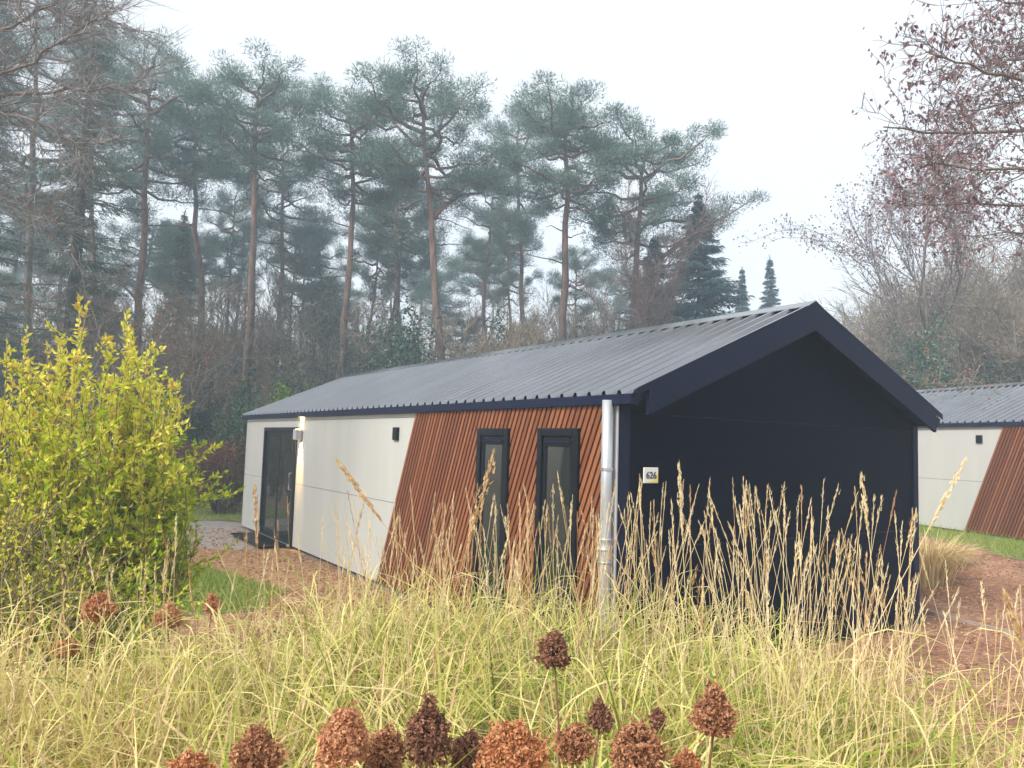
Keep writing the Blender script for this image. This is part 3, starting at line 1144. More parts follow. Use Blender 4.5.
# --- dark spruces
def spruce_at(px, dep, ty, hw, lab, mat='spruce', **kw):
    base = on_ground(px, dep)
    h = at(px, ty, dep)[2] - base[2]
    a, b = spruce_mesh(h, hw / FPX * dep, **kw)
    return plant('spruce_tree', base, 0, a, M['darkbark'], b, M[mat], lab, 'spruce')


spruce_at(696, 27, 188, 150, 'dark blue green spruce standing at the right end of the row of pines', dens=1.5)
spruce_at(652, 28, 232, 130, 'shorter dark spruce merging with the left side of the dark blue green spruce', dens=1.3)
spruce_at(769, 44, 253, 52, 'small pointed spruce seen just above the roof ridge, the larger of two', dens=1.2)
spruce_at(741, 46, 263, 34, 'small pointed spruce seen just above the roof ridge, the slimmer of two', dens=1.1)
spruce_at(62, 23, -130, 105, 'tall dark trunked conifer with drooping branches at the far left', 'dullneedle', dens=.75, droop=.3, low=.26, thin=.8)
spruce_at(-30, 26, -60, 90, 'conifer with thin drooping branches cut by the left edge of the photo', 'dullneedle', dens=.6, droop=.3, low=.2, thin=.8)
spruce_at(170, 36, 205, 55, 'low broad conifer under the leaning pine at the left', 'dullneedle', dens=.8, droop=.25, low=.1, thin=.8)

# --- bare deciduous trees
def bare_at(px, dep, ty, lab, barkm='greybark', twigm='twig', name='bare_tree', group=None, **kw):
    base = on_ground(px, dep)
    h = at(px, ty, dep)[2] - base[2]
    a, b = bare_mesh(h, **kw)
    return plant(name, base, rng.uniform(0, 6), a, M[barkm], b, M[twigm], lab, 'bare tree', group)


bare_at(598, 26, 122, 'bare pinkish birch with fine twigs in front of the rightmost tall pine', 'palebark', 'pinktwig', 'birch_tree', maxlev=3, nb=(4, 7), twn=30, twl=.7, tww=.014, r=.12, spreadang=.6, up=.5, part=.40)
wb = bare_at(868, 36, 150, 'slender leafless birch with hanging twigs against the open sky at right', 'palebark', 'pinktwig', 'birch_tree', maxlev=3, nb=(4, 6), twn=24, twl=.9, tww=.012, r=.13, spreadang=.5, up=-.15, part=.50)
bt = [bare_at(150, 25, 215, 'bare thin tree in front of the leaning pine at the left', maxlev=3, nb=(3, 6), twn=16, r=.09, stems=2, spreadang=.6, part=.44)]
bt.append(bare_at(480, 25, 235, 'bare many stemmed tree just right of the tallest pine above the roof', maxlev=3, nb=(3, 6), twn=18, r=.08, stems=4, splay=.3, part=.44))
bt.append(bare_at(890, 27, 232, 'bare crooked tree with pale branches right of the black gable', 'palebark', 'twig', maxlev=3, nb=(4, 6), twn=26, r=.06, stems=4, splay=.4, spreadang=.8, up=.3, part=.42))
bt.append(bare_at(985, 27, 190, 'broad leafless tree filling the wood edge above the second chalet', maxlev=3, nb=(4, 7), twn=34, r=.16, stems=3, splay=.35, spreadang=.8, part=.44))

for px, dep, sc, q in ((222, 33, 1.25, 0), (185, 31, 1.1, 1), (300, 33, 1.15, 1), (318, 36, 1.5, 0), (372, 32, 1.2, 1), (395, 38, 1.4, 0), (470, 33, 1.2, 0), (500, 36, 1.35, 1), (540, 34, 1.2, 1), (590, 35, 1.3, 0), (630, 34, 1.15, 1), (90, 31, 1.3, 1), (40, 30, 1.3, 0), (255, 38, 1.5, 1)):
    again(bt[q], on_ground(px, dep), rng.uniform(0, 6), sc, 'fine leafless tree standing in the haze between the pine trunks', 'fine leafless trees between the pines')

# understory of leafless shrubs behind the house: three meshes, many copies
us = []
for k in range(4):
    a, b = bare_mesh(6.5, stems=9, maxlev=2, nb=(4, 7), twn=18, twl=.6, tww=.018, r=.05, splay=.34, spreadang=.65, up=.5, part=.62)
    us.append((a.mesh('stems', M['greybark'], True), b.mesh('twigs', M['twig'])))
UGL = 'leafless grey brown shrub in the hazy undergrowth between the pine trunks'
spots = []
for px in np.arange(-60, 700, 52):
    spots.append((px + rng.uniform(-14, 14), rng.uniform(27, 32), rng.uniform(.7, .95)))
for px in np.arange(-60, 780, 40):
    spots.append((px + rng.uniform(-14, 14), rng.uniform(32, 44), rng.uniform(.95, 1.3)))
for px, dep, sc in spots:
    m = us[rng.integers(0, 4)]
    plant('bare_shrub', on_ground(px, dep), rng.uniform(0, 6), m[0], None, m[1], None, UGL, 'bare shrub', 'leafless undergrowth behind the chalet', 'stems', 'twigs', sc)
UGR = 'leafless brown shrub in the thicket above the second chalet roof'
for px, dep, sc in [(800, 40, .95), (830, 34, 1.0), (858, 30, 1.0), (880, 38, 1.45), (905, 31, 1.1), (925, 33, 1.5), (950, 31, 1.25), (970, 36, 1.9), (1000, 32, 1.5), (1025, 33, 1.85), (1050, 31, 1.6), (1085, 32, 1.9), (845, 46, 1.35), (900, 46, 1.8), (780, 48, 1.1), (940, 40, 1.9), (1010, 40, 2.1), (985, 32, 1.7), (890, 33, 1.25)]:
    m = us[rng.integers(0, 4)]
    plant('bare_shrub', on_ground(px, dep), rng.uniform(0, 6), m[0], None, m[1], None, UGR, 'bare shrub', 'leafless thicket above the second chalet', 'stems', 'twigs', sc)


# evergreen shrubs
def shrub(px, dep, top_y, hw, n, size, mat, lab, name='evergreen_shrub', cat='shrub', base_z=0.0, group=None, tone0=.5):
    base = on_ground(px, dep)
    h = at(px, top_y, dep)[2] - base[2]
    r = hw / FPX * dep
    st_, lv = G(), G()
    for k in range(7):
        e = np.append(rng.normal(size=2) * r * .45, h * rng.uniform(.5, .9))
        st_.tube(wobble((0, 0, -.05), e, 6, .08), np.linspace(.05, .012, 6), 5)
    leafmass(lv, (0, 0, h * .46), (r, r, h * .52), n, size, tone0, 18)
    return plant(name, base, 0, st_, M['darkbark'], lv, M[mat], lab, cat, group, 'stems', 'leaves')


shrub(262, 21, 372, 34, 3200, .16, 'ivy', 'dark evergreen shrub left of the chalet roof end')
shrub(236, 20, 392, 24, 2600, .13, 'ivy', 'blue green rhododendron peeping over the far end of the chalet', tone0=.7)
shrub(283, 18.3, 374, 34, 5200, .15, 'yew', 'bright yellow green shrub behind the far roof end of the chalet', tone0=.95)
shrub(330, 24, 352, 40, 3500, .16, 'ivy', 'dark holly behind the far roof end, right of the bright green shrub')
shrub(395, 26, 290, 55, 5000, .17, 'ivy', 'tall dark evergreen mass between two pine trunks above the roof', tone0=.3)
shrub(318, 30, 262, 46, 4200, .17, 'dullneedle', 'grey green yew in the haze left of the tall dark evergreen mass')
shrub(505, 30, 300, 34, 2600, .17, 'dullneedle', 'grey green bush under the half hidden pine')
shrub(20, 26, 330, 60, 3500, .16, 'dullneedle', 'dull green thicket shrub behind the yellow bush at the far left')
shrub(110, 24, 320, 50, 3000, .16, 'dullneedle', 'dull green thicket shrub behind the top of the yellow bush', tone0=.4)
shrub(930, 25, 278, 32, 4200, .14, 'ivy', 'dark ivy clad bush in the thicket above the second chalet', tone0=.5)
shrub(902, 27, 322, 44, 4200, .15, 'dullneedle', 'olive green bush right behind the slope of the black gable')
shrub(960, 25, 338, 52, 4600, .15, 'ivy', 'dark green bush just above the second chalet roof', tone0=.4)
shrub(1020, 25, 318, 46, 4200, .15, 'dullneedle', 'olive bush above the second chalet roof at the right edge')
for k, (px, dep, ty, hw) in enumerate(((298, 25, 350, 36), (345, 27, 335, 34), (372, 25, 345, 30), (425, 28, 318, 36), (455, 26, 330, 28), (540, 29, 305, 34), (580, 28, 312, 30), (620, 29, 300, 30), (250, 24, 352, 30), (205, 25, 350, 34), (170, 24, 345, 34))):
    shrub(px, dep, ty, hw, 2600, .14, ('ivy', 'dullneedle')[k % 2], 'evergreen bush in the hazy undergrowth behind the chalet roof', group='evergreen bushes in the undergrowth', tone0=.45)
# withered beech hedge and red shrubs left of the chalet
shrub(222, 19.0, 430, 36, 5200, .09, 'rustleaf', 'rust brown beech bush standing beyond the lawn left of the chalet', 'beech_bush')
shrub(192, 21, 436, 38, 4200, .09, 'rustleaf', 'rust brown beech bush half behind the yellow green shrub', 'beech_bush', tone0=.35)
shrub(60, 22, 395, 60, 3000, .10, 'rustleaf', 'withered brown beech thicket behind the yellow bush at the left', 'beech_bush', tone0=.3)
# young beech twigs with pale rusty leaves in the left wood and right thicket
for px, dep, ty, hw, lab in ((75, 20, 205, 50, 'young beech with pale rusty leaves in front of the dark left conifer'), (145, 21, 255, 30, 'young beech with rusty leaves right of the dark left conifer'), (955, 22, 280, 40, 'young beech with rusty leaves in the thicket above the second chalet'), (1010, 22, 345, 30, 'low beech twigs with rusty leaves just above the second chalet roof')):
    base = on_ground(px, dep)
    h = at(px, ty, dep)[2] - base[2]
    a, b = bare_mesh(h, stems=3, maxlev=2, nb=(4, 6), twn=12, twl=.5, tww=.012, r=.045, splay=.25, spreadang=.9, up=.1)
    V = np.concatenate(b.v)
    tips = V.reshape(-1, 3, 3)[:, 2] if len(V) % 3 == 0 else V
    k = rng.choice(len(tips), min(len(tips), 700), replace=False)
    lf = G()
    lf.leaves(tips[k], rng.normal(size=(len(k), 3)) + np.array([0, 0, -.6]), rng.uniform(.07, .12, len(k)), .05, rng.uniform(.4, 1, len(k)))
    r_ = plant('young_beech', base, 0, a, M['greybark'], lf, M['rustleaf'], lab, 'young tree', None, 'trunk', 'leaves')
    b.build('twigs', M['twig'], r_)

# far wood that reads as one mass
g = G()
n = 420
ang = rng.uniform(-.85, 1.1, n)
dep = rng.uniform(56, 78, n)
for a_, d_ in zip(ang, dep):
    b = CAM + d_ * (FW * 1.0 + RT * math.tan(a_))
    b[2] = .2
    h = rng.uniform(8, 14) if a_ < .25 else rng.uniform(6, 9.5)
    g.tube([b, b + np.array([rng.normal() * .3, rng.normal() * .3, h])], [.14, .04], 4)
    m = 90
    p = b + np.stack([rng.normal(size=m) * 1.1, rng.normal(size=m) * 1.1, h * rng.uniform(.08, 1.05, m)], -1)
    g.blades(p, rng.normal(size=(m, 3)) + np.array([0, 0, .6]), rng.uniform(.7, 1.6, m), .05, rng.uniform(0, .8, m))
tag(g.build('distant_wood', M['twig']), 'grey brown far wood closing the view between the tree trunks', 'wood', kind='stuff')

# --- near overhanging trees whose trunks stand just outside the photo
def overhang(name, base_px, depth, limbs, leafmat, leafn, leafL, lab, barkm, twn=18, twl=.35, tww=.008, r0=.16, dirdown=-.5):
    base = on_ground(base_px, depth)
    tr, tw, lf = G(), G(), G()
    H = 8.5
    tp = wobble((0, 0, -.1), (.2, .1, H), 12, .06)
    tr.tube(tp, np.linspace(r0, .05, 12), 9)
    for (pts, r) in limbs:
        W = np.array([at(*p) - base for p in pts])
        t0 = np.clip(W[0, 2] / H - .12, .05, .95)
        i = int(t0 * 11)
        W = np.vstack([tp[i][None], W])
        tt = np.linspace(0, 1, 14)
        P = np.stack([np.interp(tt * (len(W) - 1), np.arange(len(W)), W[:, k]) for k in range(3)], -1)
        P[1:-1] = (P[:-2] + P[1:-1] * 2 + P[2:]) / 4
        P += rng.normal(size=P.shape) * .02
        tr.tube(P, np.linspace(r, r * .2, 14), 5)
        Ltot = np.linalg.norm(np.diff(P, axis=0), axis=1).sum()
        for q in range(int(Ltot * 9)):
            t = rng.uniform(.22, 1)
            p = np.array([np.interp(t * 13, np.arange(14), P[:, k]) for k in range(3)])
            ax = unit(P[min(int(t * 13) + 1, 13)] - P[min(int(t * 13), 12)])
            sd = unit(np.cross(ax, rng.normal(size=3)))
            d = unit(ax * .8 + sd * rng.uniform(.4, 1.0) + np.array([0, 0, .12]))
            ln = rng.uniform(.4, 1.15) * (1.15 - .55 * t)
            Q = wobble(p, p + d * ln, 6, .03)
            tr.tube(Q, np.linspace(max(.012 * (1.2 - t), .005), .0025, 6), 3)
            k = twn
            ti = rng.uniform(.15, 1, k)
            qq = np.stack([np.interp(ti * 5, np.arange(6), Q[:, c]) for c in range(3)], -1)
            dv = d * .7 + rng.normal(size=(k, 3)) * .5
            tl = twl * rng.uniform(.4, 1.2, k)
            tw.blades(qq, dv, tl, tww, rng.uniform(0, 1, k))
            if leafn:
                m = rng.integers(leafn // 2, leafn + 1)
                j = rng.integers(0, k, m)
                e = qq[j] + unit(dv[j]) * (tl[j] * rng.uniform(.5, 1, m))[:, None]
                lf.leaves(e, rng.normal(size=(m, 3)) * .35 + np.array([0, 0, dirdown]), leafL * rng.uniform(.6, 1.2, m), leafL * .55, rng.uniform(0, 1, m), .3)
    r_ = empty(name, base, 0, lab, 'tree')
    tr.build('trunk', M[barkm], r_, True)
    tw.build('twigs', M['purpletwig' if leafn else 'greytwig'], r_)
    if leafn: lf.build('leaves', M[leafmat], r_)
    return r_


M['greytwig'] = tone_mat('pale_grey_twigs', [(0, (.18, .175, .17)), (1, (.34, .33, .32))], .8, 0)
M['purpletwig'] = tone_mat('purple_brown_twigs', [(0, (.12, .085, .085)), (1, (.22, .16, .16))], .8, 0)
overhang('overhanging_tree', 1230, 8.5, [
    ([(1120, 100, 8.3), (1030, 78, 8.0), (975, 68, 7.8), (925, 55, 7.6)], .035),
    ([(1140, 40, 8.6), (1070, 0, 8.4), (1020, 8, 8.2), (985, -5, 8.0)], .035),
    ([(1120, 160, 8.8), (1040, 128, 8.8), (950, 134, 8.5), (885, 126, 8.2)], .04),
    ([(1110, 190, 8.0), (1040, 170, 7.8), (980, 170, 7.7), (925, 165, 7.6)], .032),
    ([(1120, 225, 9.0), (1040, 205, 9.2), (975, 205, 9.0), (908, 203, 8.8)], .03),
    ([(1120, 90, 9.5), (1050, 45, 9.6), (1010, 60, 9.6), (960, 85, 9.4)], .03),
    ([(1120, 130, 9.8), (1050, 95, 10), (1000, 108, 10), (945, 110, 9.8)], .03),
    ([(1120, 260, 9.8), (1050, 235, 10), (1010, 232, 10), (965, 238, 9.8)], .025),
    ([(1120, 60, 10.2), (1060, 28, 10), (1025, 40, 10), (985, 48, 9.8)], .025),
    ([(1130, 0, 9.2), (1060, -40, 9), (1020, -30, 9), (990, -40, 8.8)], .025),
], 'purpleleaf', 15, .066, 'overhanging tree with dry purple brown leaves reaching in from the upper right', 'greybark', 10)
bare_l = overhang('overhanging_tree', -190, 9.5, [
    ([(-60, 110, 9.6), (20, 92, 9.5), (85, 92, 9.3), (150, 88, 9.0)], .04),
    ([(-60, 80, 9.6), (10, 75, 9.4), (60, 45, 9.2), (110, 8, 9.0)], .035),
    ([(-70, 40, 9.8), (0, 30, 9.8), (50, 5, 9.6), (95, -30, 9.4)], .035),
    ([(-70, 100, 9.2), (0, 110, 9.0), (50, 125, 8.8), (85, 150, 8.6)], .025),
    ([(-70, 20, 10.4), (20, -5, 10.4), (80, 20, 10.2), (135, 30, 10)], .03),
    ([(-70, 190, 9.4), (-10, 190, 9.4), (40, 215, 9.2), (80, 235, 9.0)], .02),
], None, 0, .08, 'leafless tree reaching in from the upper left with fine grey twigs', 'palebark', 22, .45, .007)

# mid distance tree with purple leaves behind the overhanging one
base = on_ground(956, 29)
h = at(956, 0, 29)[2] - base[2]
a, b = G(), G()
grow(a, b, (0, 0, -.1), (0, 0, 1), h * .47, .10, 0, 3, .42, .55, 16, .5, .012, (5, 8))
V = np.concatenate(b.v).reshape(-1, 3, 3)[:, 2]
k = rng.choice(len(V), min(len(V), 6000), replace=False)
lf = G()
lf.leaves(V[k], rng.normal(size=(len(k), 3)) * .4 + np.array([0, 0, -.6]), rng.uniform(.08, .14, len(k)), .07, rng.uniform(0, 1, len(k)))
r_ = plant('copper_tree', base, 0, a, M['greybark'], lf, M['purpleleaf'], 'upright tree with thin purple brown leaves behind the overhanging branches at right', 'tree', None, 'trunk', 'leaves')
b.build('twigs', M['purpletwig'], r_)

# trees across the path, mirrored in the window glass
for k, (x, y, s_) in enumerate([(-9, -13, .9), (-15, -11, 1.0), (-20, -8, .9), (-12, -18, 1.0), (-5, -16, .95), (-24, -12, 1.), (-17, -16, 1), (-30, -7, .95)]):
    again(pine_objs[k % 10], (x, y, 0), rng.uniform(0, 6), s_, 'pine standing across the path opposite the chalet windows', 'pines opposite the chalet windows')

# ------------------------------------------------------------------ yellow green shrubs at the left
def leafy_shrub(px, dep, hw, top, n_st, leaf_n, L, tone_fn, lab, twigs=4, name='yellow_green_shrub', low=.15, w=.42, splay=.8):
    base = on_ground(px, dep)
    r = hw / FPX * dep
    st_, lv = G(), G()
    for k in range(n_st):
        az, rr = rng.uniform(0, 2 * PI), r * math.sqrt(rng.uniform(0, 1)) * splay
        h = top * (1 - .42 * (rr / (r * splay)) ** 2) * rng.uniform(.72, 1.05)
        e = np.array([math.cos(az) * rr, math.sin(az) * rr, h])
        s0 = np.array([math.cos(az) * rr * .25, math.sin(az) * rr * .25, -.03])
        P = wobble(s0, e, 9, .045)
        P[:, :2] += (np.sin(np.linspace(0, PI, 9)) * .12)[:, None] * np.array([math.cos(az), math.sin(az)])
        st_.tube(P, np.linspace(.011, .003, 9), 4, tone=rng.uniform(0, 1))
        subs = [P]
        for q in range(twigs):
            t = rng.uniform(.25, .9)
            p = np.array([np.interp(t * 8, np.arange(9), P[:, c]) for c in range(3)])
            d = unit(np.array([rng.normal(), rng.normal(), rng.uniform(.5, 1.5)]))
            Q = wobble(p, p + d * rng.uniform(.25, .6), 6, .02)
            st_.tube(Q, np.linspace(.005, .002, 6), 3, tone=rng.uniform(0, 1))
            subs.append(Q)
        for Q in subs:
            ln = np.linalg.norm(np.diff(Q, axis=0), axis=1).sum()
            m = max(4, int(leaf_n * ln))
            t = rng.uniform(low if Q is P else .1, 1, m)
            nq = len(Q)
            p = np.stack([np.interp(t * (nq - 1), np.arange(nq), Q[:, c]) for c in range(3)], -1)
            ax = unit(Q[-1] - Q[0])
            d = ax * .75 + rng.normal(size=(m, 3)) * .55 + np.array([0, 0, .15])
            hz = (p[:, 2] / top)
            lv.leaves(p, d, L * rng.uniform(.6, 1.25, m), L * w * rng.uniform(.8, 1.2, m), np.clip(tone_fn(p, hz) + rng.normal(size=m) * .17 + rng.normal() * .08, 0, 1), .18)
    return plant(name, base, 0, st_, M['shrubstem'], lv, M['shrubleaf'], lab, 'shrub', None, 'stems', 'leaves')


leafy_shrub(150, 6.4, 60, 2.45, 40, 72, .055, lambda p, h: .24 + .28 * h, 'bright green leafed shrub nearest the paved terrace, right of the yellow shrub')
leafy_shrub(108, 6.0, 100, 3.1, 66, 72, .058, lambda p, h: .50 + .34 * h ** 2, 'tall yellow leafed shrub with upright shoots at the left')
leafy_shrub(8, 5.6, 84, 2.72, 56, 66, .055, lambda p, h: .45 + .3 * h, 'yellow green shrub cut by the left edge of the photo')
leafy_shrub(38, 4.9, 66, 1.62, 60, 20, .042, lambda p, h: .55 + .15 * h, 'low twiggy shrub with tiny yellow leaves in front of the tall yellow shrub', twigs=6, name='twiggy_shrub', low=.1)
leafy_shrub(128, 5.3, 44, 1.15, 26, 44, .048, lambda p, h: .26 + .2 * h, 'low green leafed bush at the foot of the bright green shrub', low=.05)

# ------------------------------------------------------------------ ornamental grass bed
DM_U = [-140, 150, 250, 400, 600, 720, 800, 900, 960, 1120]
DM_D = [3.7, 4.0, 4.3, 5.3, 5.5, 5.0, 4.35, 4.0, 3.7, 3.3]


def bed_points(n, near=1.9):
    u = rng.uniform(-140, 1120, n * 3)
    dm = np.interp(u, DM_U, DM_D)
    d = np.sqrt(rng.uniform(0, 1, n * 3) * (dm ** 2 - near ** 2) + near ** 2)
    P = CAM + d[:, None] * (FW + RT * ((u - 512) / FPX)[:, None])
    dens = np.interp(u, [-140, 860, 930, 1120], [1, 1, .35, .3])
    k = (rng.uniform(size=len(u)) < dens) & ~((P[:, 0] < .12) & (P[:, 1] > -.22))
    P[:, 2] = 0
    return P[k][:n], u[k][:n], d[k][:n]


def blades_of(g, P, h, leanamp, droop, w, tone, K=7, az=None):
    n = len(P)
    az = rng.uniform(0, 2 * PI, n) if az is None else az
    dv = np.stack([np.cos(az), np.sin(az), np.zeros(n)], -1)
    t = np.linspace(0, 1, K)[None, :, None]
    ln = (leanamp * rng.uniform(.4, 1.5, n))[:, None, None]
    dr = (droop * rng.uniform(.2, 1.6, n))[:, None, None]
    hh = h[:, None, None]
    C = P[:, None, :] + dv[:, None, :] * (hh * (ln * t ** 1.5 + .55 * dr * np.clip(t - .55, 0, 1) ** 1.4 * 2.2))
    C = C + np.array([0, 0, 1.0]) * hh * (t * (1 - .10 * ln) - dr * np.clip(t - .5, 0, 1) ** 2 * 2.4)
    C = C + rng.normal(size=C.shape) * np.array([.006, .006, .003]) * t
    side = np.stack([-dv[:, 1], dv[:, 0], np.zeros(n)], -1)
    side = unit(side + rng.normal(size=(n, 3)) * .35)
    Wd = w[:, None] * np.interp(np.linspace(0, 1, K), [0, .3, .7, 1], [.6, 1, .8, .08])[None, :]
    g.strips(C, Wd, side, tone)
    return C


g = G()
# tussock centres give clumping
T, Tu, Td = bed_points(340)
nb = 62
idx = np.repeat(np.arange(len(T)), nb)
P = T[idx] + np.concatenate([rng.normal(size=(len(idx), 2)) * .13, np.zeros((len(idx), 1))], 1)
u = Tu[idx]
ttone = np.clip(np.interp(u, [-140, 120, 330, 700, 880, 1000], [.74, .64, .47, .43, .53, .68]) + rng.normal(size=len(T))[idx] * .15, 0, 1)
h = np.interp(u, [-140, 150, 400, 650, 850, 1000], [.94, 1.0, 1.24, 1.26, 1.12, .92]) * rng.uniform(.5, 1.14, len(idx)) * rng.uniform(.85, 1.1, len(T))[idx]
tone = np.clip(ttone + rng.normal(size=len(idx)) * .23, 0, 1)
blades_of(g, P, h, .38, .55, rng.uniform(.006, .0150, len(idx)), tone)
# flatter old straw between
# broad bent blades among the fine ones
k5 = rng.uniform(size=len(idx)) < .27
blades_of(g, P[k5], h[k5] * rng.uniform(.8, 1.08, k5.sum()), .5, 1.1, rng.uniform(.011, .021, k5.sum()), np.clip(tone[k5] + .12, 0, .85), 9)
P2, u2, d2 = bed_points(9000)
blades_of(g, P2, rng.uniform(.35, .8, len(P2)), .8, .5, rng.uniform(.005, .011, len(P2)), np.clip(rng.normal(size=len(P2)) * .12 + .72, 0, 1))
# long arching blades at the left
k = rng.uniform(-140, 190, 2600)
d = rng.uniform(2.3, 4.3, 2600)
P3 = CAM + d[:, None] * (FW + RT * ((k - 512) / FPX)[:, None])
P3[:, 2] = 0
az = math.atan2(RT[1], RT[0]) + rng.normal(size=2600) * .9
blades_of(g, P3, rng.uniform(.75, 1.12, 2600), .55, .75, rng.uniform(.004, .007, 2600), np.clip(rng.normal(size=2600) * .12 + .72, 0, 1), 9, az)
# leaves that leave the flowering stalks half way up
P4, u4, d4 = bed_points(2600, 2.8)
P4[:, 2] = rng.uniform(.45, .95, len(P4))
blades_of(g, P4, rng.uniform(.22, .42, len(P4)), .75, .7, rng.uniform(.004, .009, len(P4)), np.clip(rng.normal(size=len(P4)) * .14 + .6, 0, .9))
tag(g.build('ornamental_grass', M['grass']), 'thick pale green and straw coloured ornamental grass filling the bed before the chalet', 'grass', kind='stuff')


def plume_stalk(gs, gp, base, tip, bend, pl, pw, tone, n=46, sr=.0022):
    t = np.linspace(0, 1, 9)[:, None]
    P = np.asarray(base) * (1 - t) + np.asarray(tip) * t + np.asarray(bend) * (t ** 2 - t)
    gs.tube(P, np.linspace(sr, sr * .5, 9), 3, tone=tone)
    Lt = np.linalg.norm(np.diff(P, axis=0), axis=1).sum()
    f = pl / Lt
    tt = 1 - f * rng.uniform(0, 1, n) ** .9
    p = np.stack([np.interp(tt * 8, np.arange(9), P[:, c]) for c in range(3)], -1)
    ax = unit(P[-1] - P[-2])
    s = (1 - tt) / f
    prof = np.sin(np.clip(s, .04, 1) ** .6 * PI * .93) + .15
    d = ax + rng.normal(size=(n, 3)) * .17 * (prof[:, None])
    p = p + rng.normal(size=(n, 3)) * pw * .32 * prof[:, None]
    gp.blades(p - ax * .01, d, rng.uniform(.016, .034, n), pw * .45, np.clip(tone + rng.normal(size=n) * .12, 0, 1))


# --- flowering stalks with narrow seed plumes
gs, gp = G(), G()
T2, U2, D2 = bed_points(1150, 2.4)
order = rng.uniform(size=len(U2)) < np.interp(U2, [-140, 130, 250, 420, 560, 900, 960, 1120], [.12, .2, .45, .95, .9, .82, .75, .7])
far = D2 > np.interp(U2, DM_U, DM_D) * np.interp(U2, [0, 880, 960], [.62, .62, .5])
T2, U2, D2 = T2[order & far], U2[order & far], D2[order & far]
for p, u_, d_ in zip(T2, U2, D2):
    hh = np.interp(u_, [0, 300, 500, 700, 900, 1000], [1.15, 1.34, 1.46, 1.53, 1.46, 1.32]) * rng.uniform(.76, 1.2)
    lean = rng.normal(size=2) * .25
    tip = p + np.array([lean[0], lean[1], hh])
    bend = np.append(rng.normal(size=2) * .12, 0)
    tn = np.clip(rng.normal() * .18 + .25, 0, 1) if rng.uniform() < .82 else rng.uniform(.6, .85)
    plume_stalk(gs, gp, p, tip, bend, rng.uniform(.13, .24), rng.uniform(.005, .010), tn, 34)
tag(gs.build('grass_stalks', M['plume']), 'thin straw stalks rising from the ornamental grass before the chalet', 'grass stalks', kind='stuff')
tag(gp.build('seed_plumes', M['plume']), 'narrow pale seed plumes on the grass stalks before the chalet', 'seed plumes', kind='stuff')

# single plumes that stand out
BIG = [
    ((655, 690), (336, 459), (381, 516), 3.6, .66, .019, 'rusty seed plume leaning left in front of the pale wall'),
    ((370, 700), (495, 449), (473, 520), 3.3, .70, .021, 'thick rusty seed plume crossing the left slim window'),
    ((700, 720), (966, 459), (908, 508), 3.1, .30, .013, 'long pale seed plume leaning right across the end of the black wall'),
    ((1180, 740), (1003, 590), (1024, 640), 2.5, .62, .018, 'brown seed plume leaning in at the right edge over the mulch'),
    ((700, 700), (679, 462), (690, 530), 3.8, .10, .016, 'tallest pale seed plume in front of the black wall near the number plate'),
    ((905, 690), (861, 472), (880, 530), 3.9, .15, .016, 'upright pale seed plume near the right end of the black wall'),
    ((275, 690), (255, 485), (262, 540), 3.9, .70, .018, 'upright brown seed plume in front of the glass sliding door'),
]
for (b_, t_, m_, dep, tn, pw, lab) in BIG:
    base = at(b_[0], b_[1], dep)
    base[2] = 0
    tip = at(t_[0], t_[1], dep)
    ro = empty('grass_plume', base, 0, lab, 'seed plume', 'large seed plumes before the chalet')
    s_, p_ = G(), G()
    plen = np.linalg.norm(at(t_[0], t_[1], dep) - at(m_[0], m_[1], dep)) * (1.0 if pw < .02 else 1.25)
    plume_stalk(s_, p_, (0, 0, 0), tip - base, np.array([0, 0, 0.1]), plen, pw, tn, 170, .003)
    s_.build('stalk', M['plume'], ro)
    p_.build('plume', M['plume'], ro)

# dry grass clumps beside the mulch at the right
for (px, dep, hgt, lab) in ((927, 11.4, .9, 'dry straw coloured grass clump beside the far corner of the black wall'), (944, 12.6, .5, 'small dry grass tuft behind the larger clump at the mulch edge')):
    base = on_ground(px, dep)
    ro = G()
    n = 900
    P = np.concatenate([rng.normal(size=(n, 2)) * .12, np.zeros((n, 1))], 1)
    az = np.arctan2(P[:, 1], P[:, 0])
    blades_of(ro, P, hgt * rng.uniform(.6, 1.1, n), .45, .6, rng.uniform(.006, .012, n), np.clip(rng.normal(size=n) * .1 + .82, 0, 1), 7, az)
    tag(ro.build('grass_clump', M['grass'], loc=base), lab, 'grass clump')


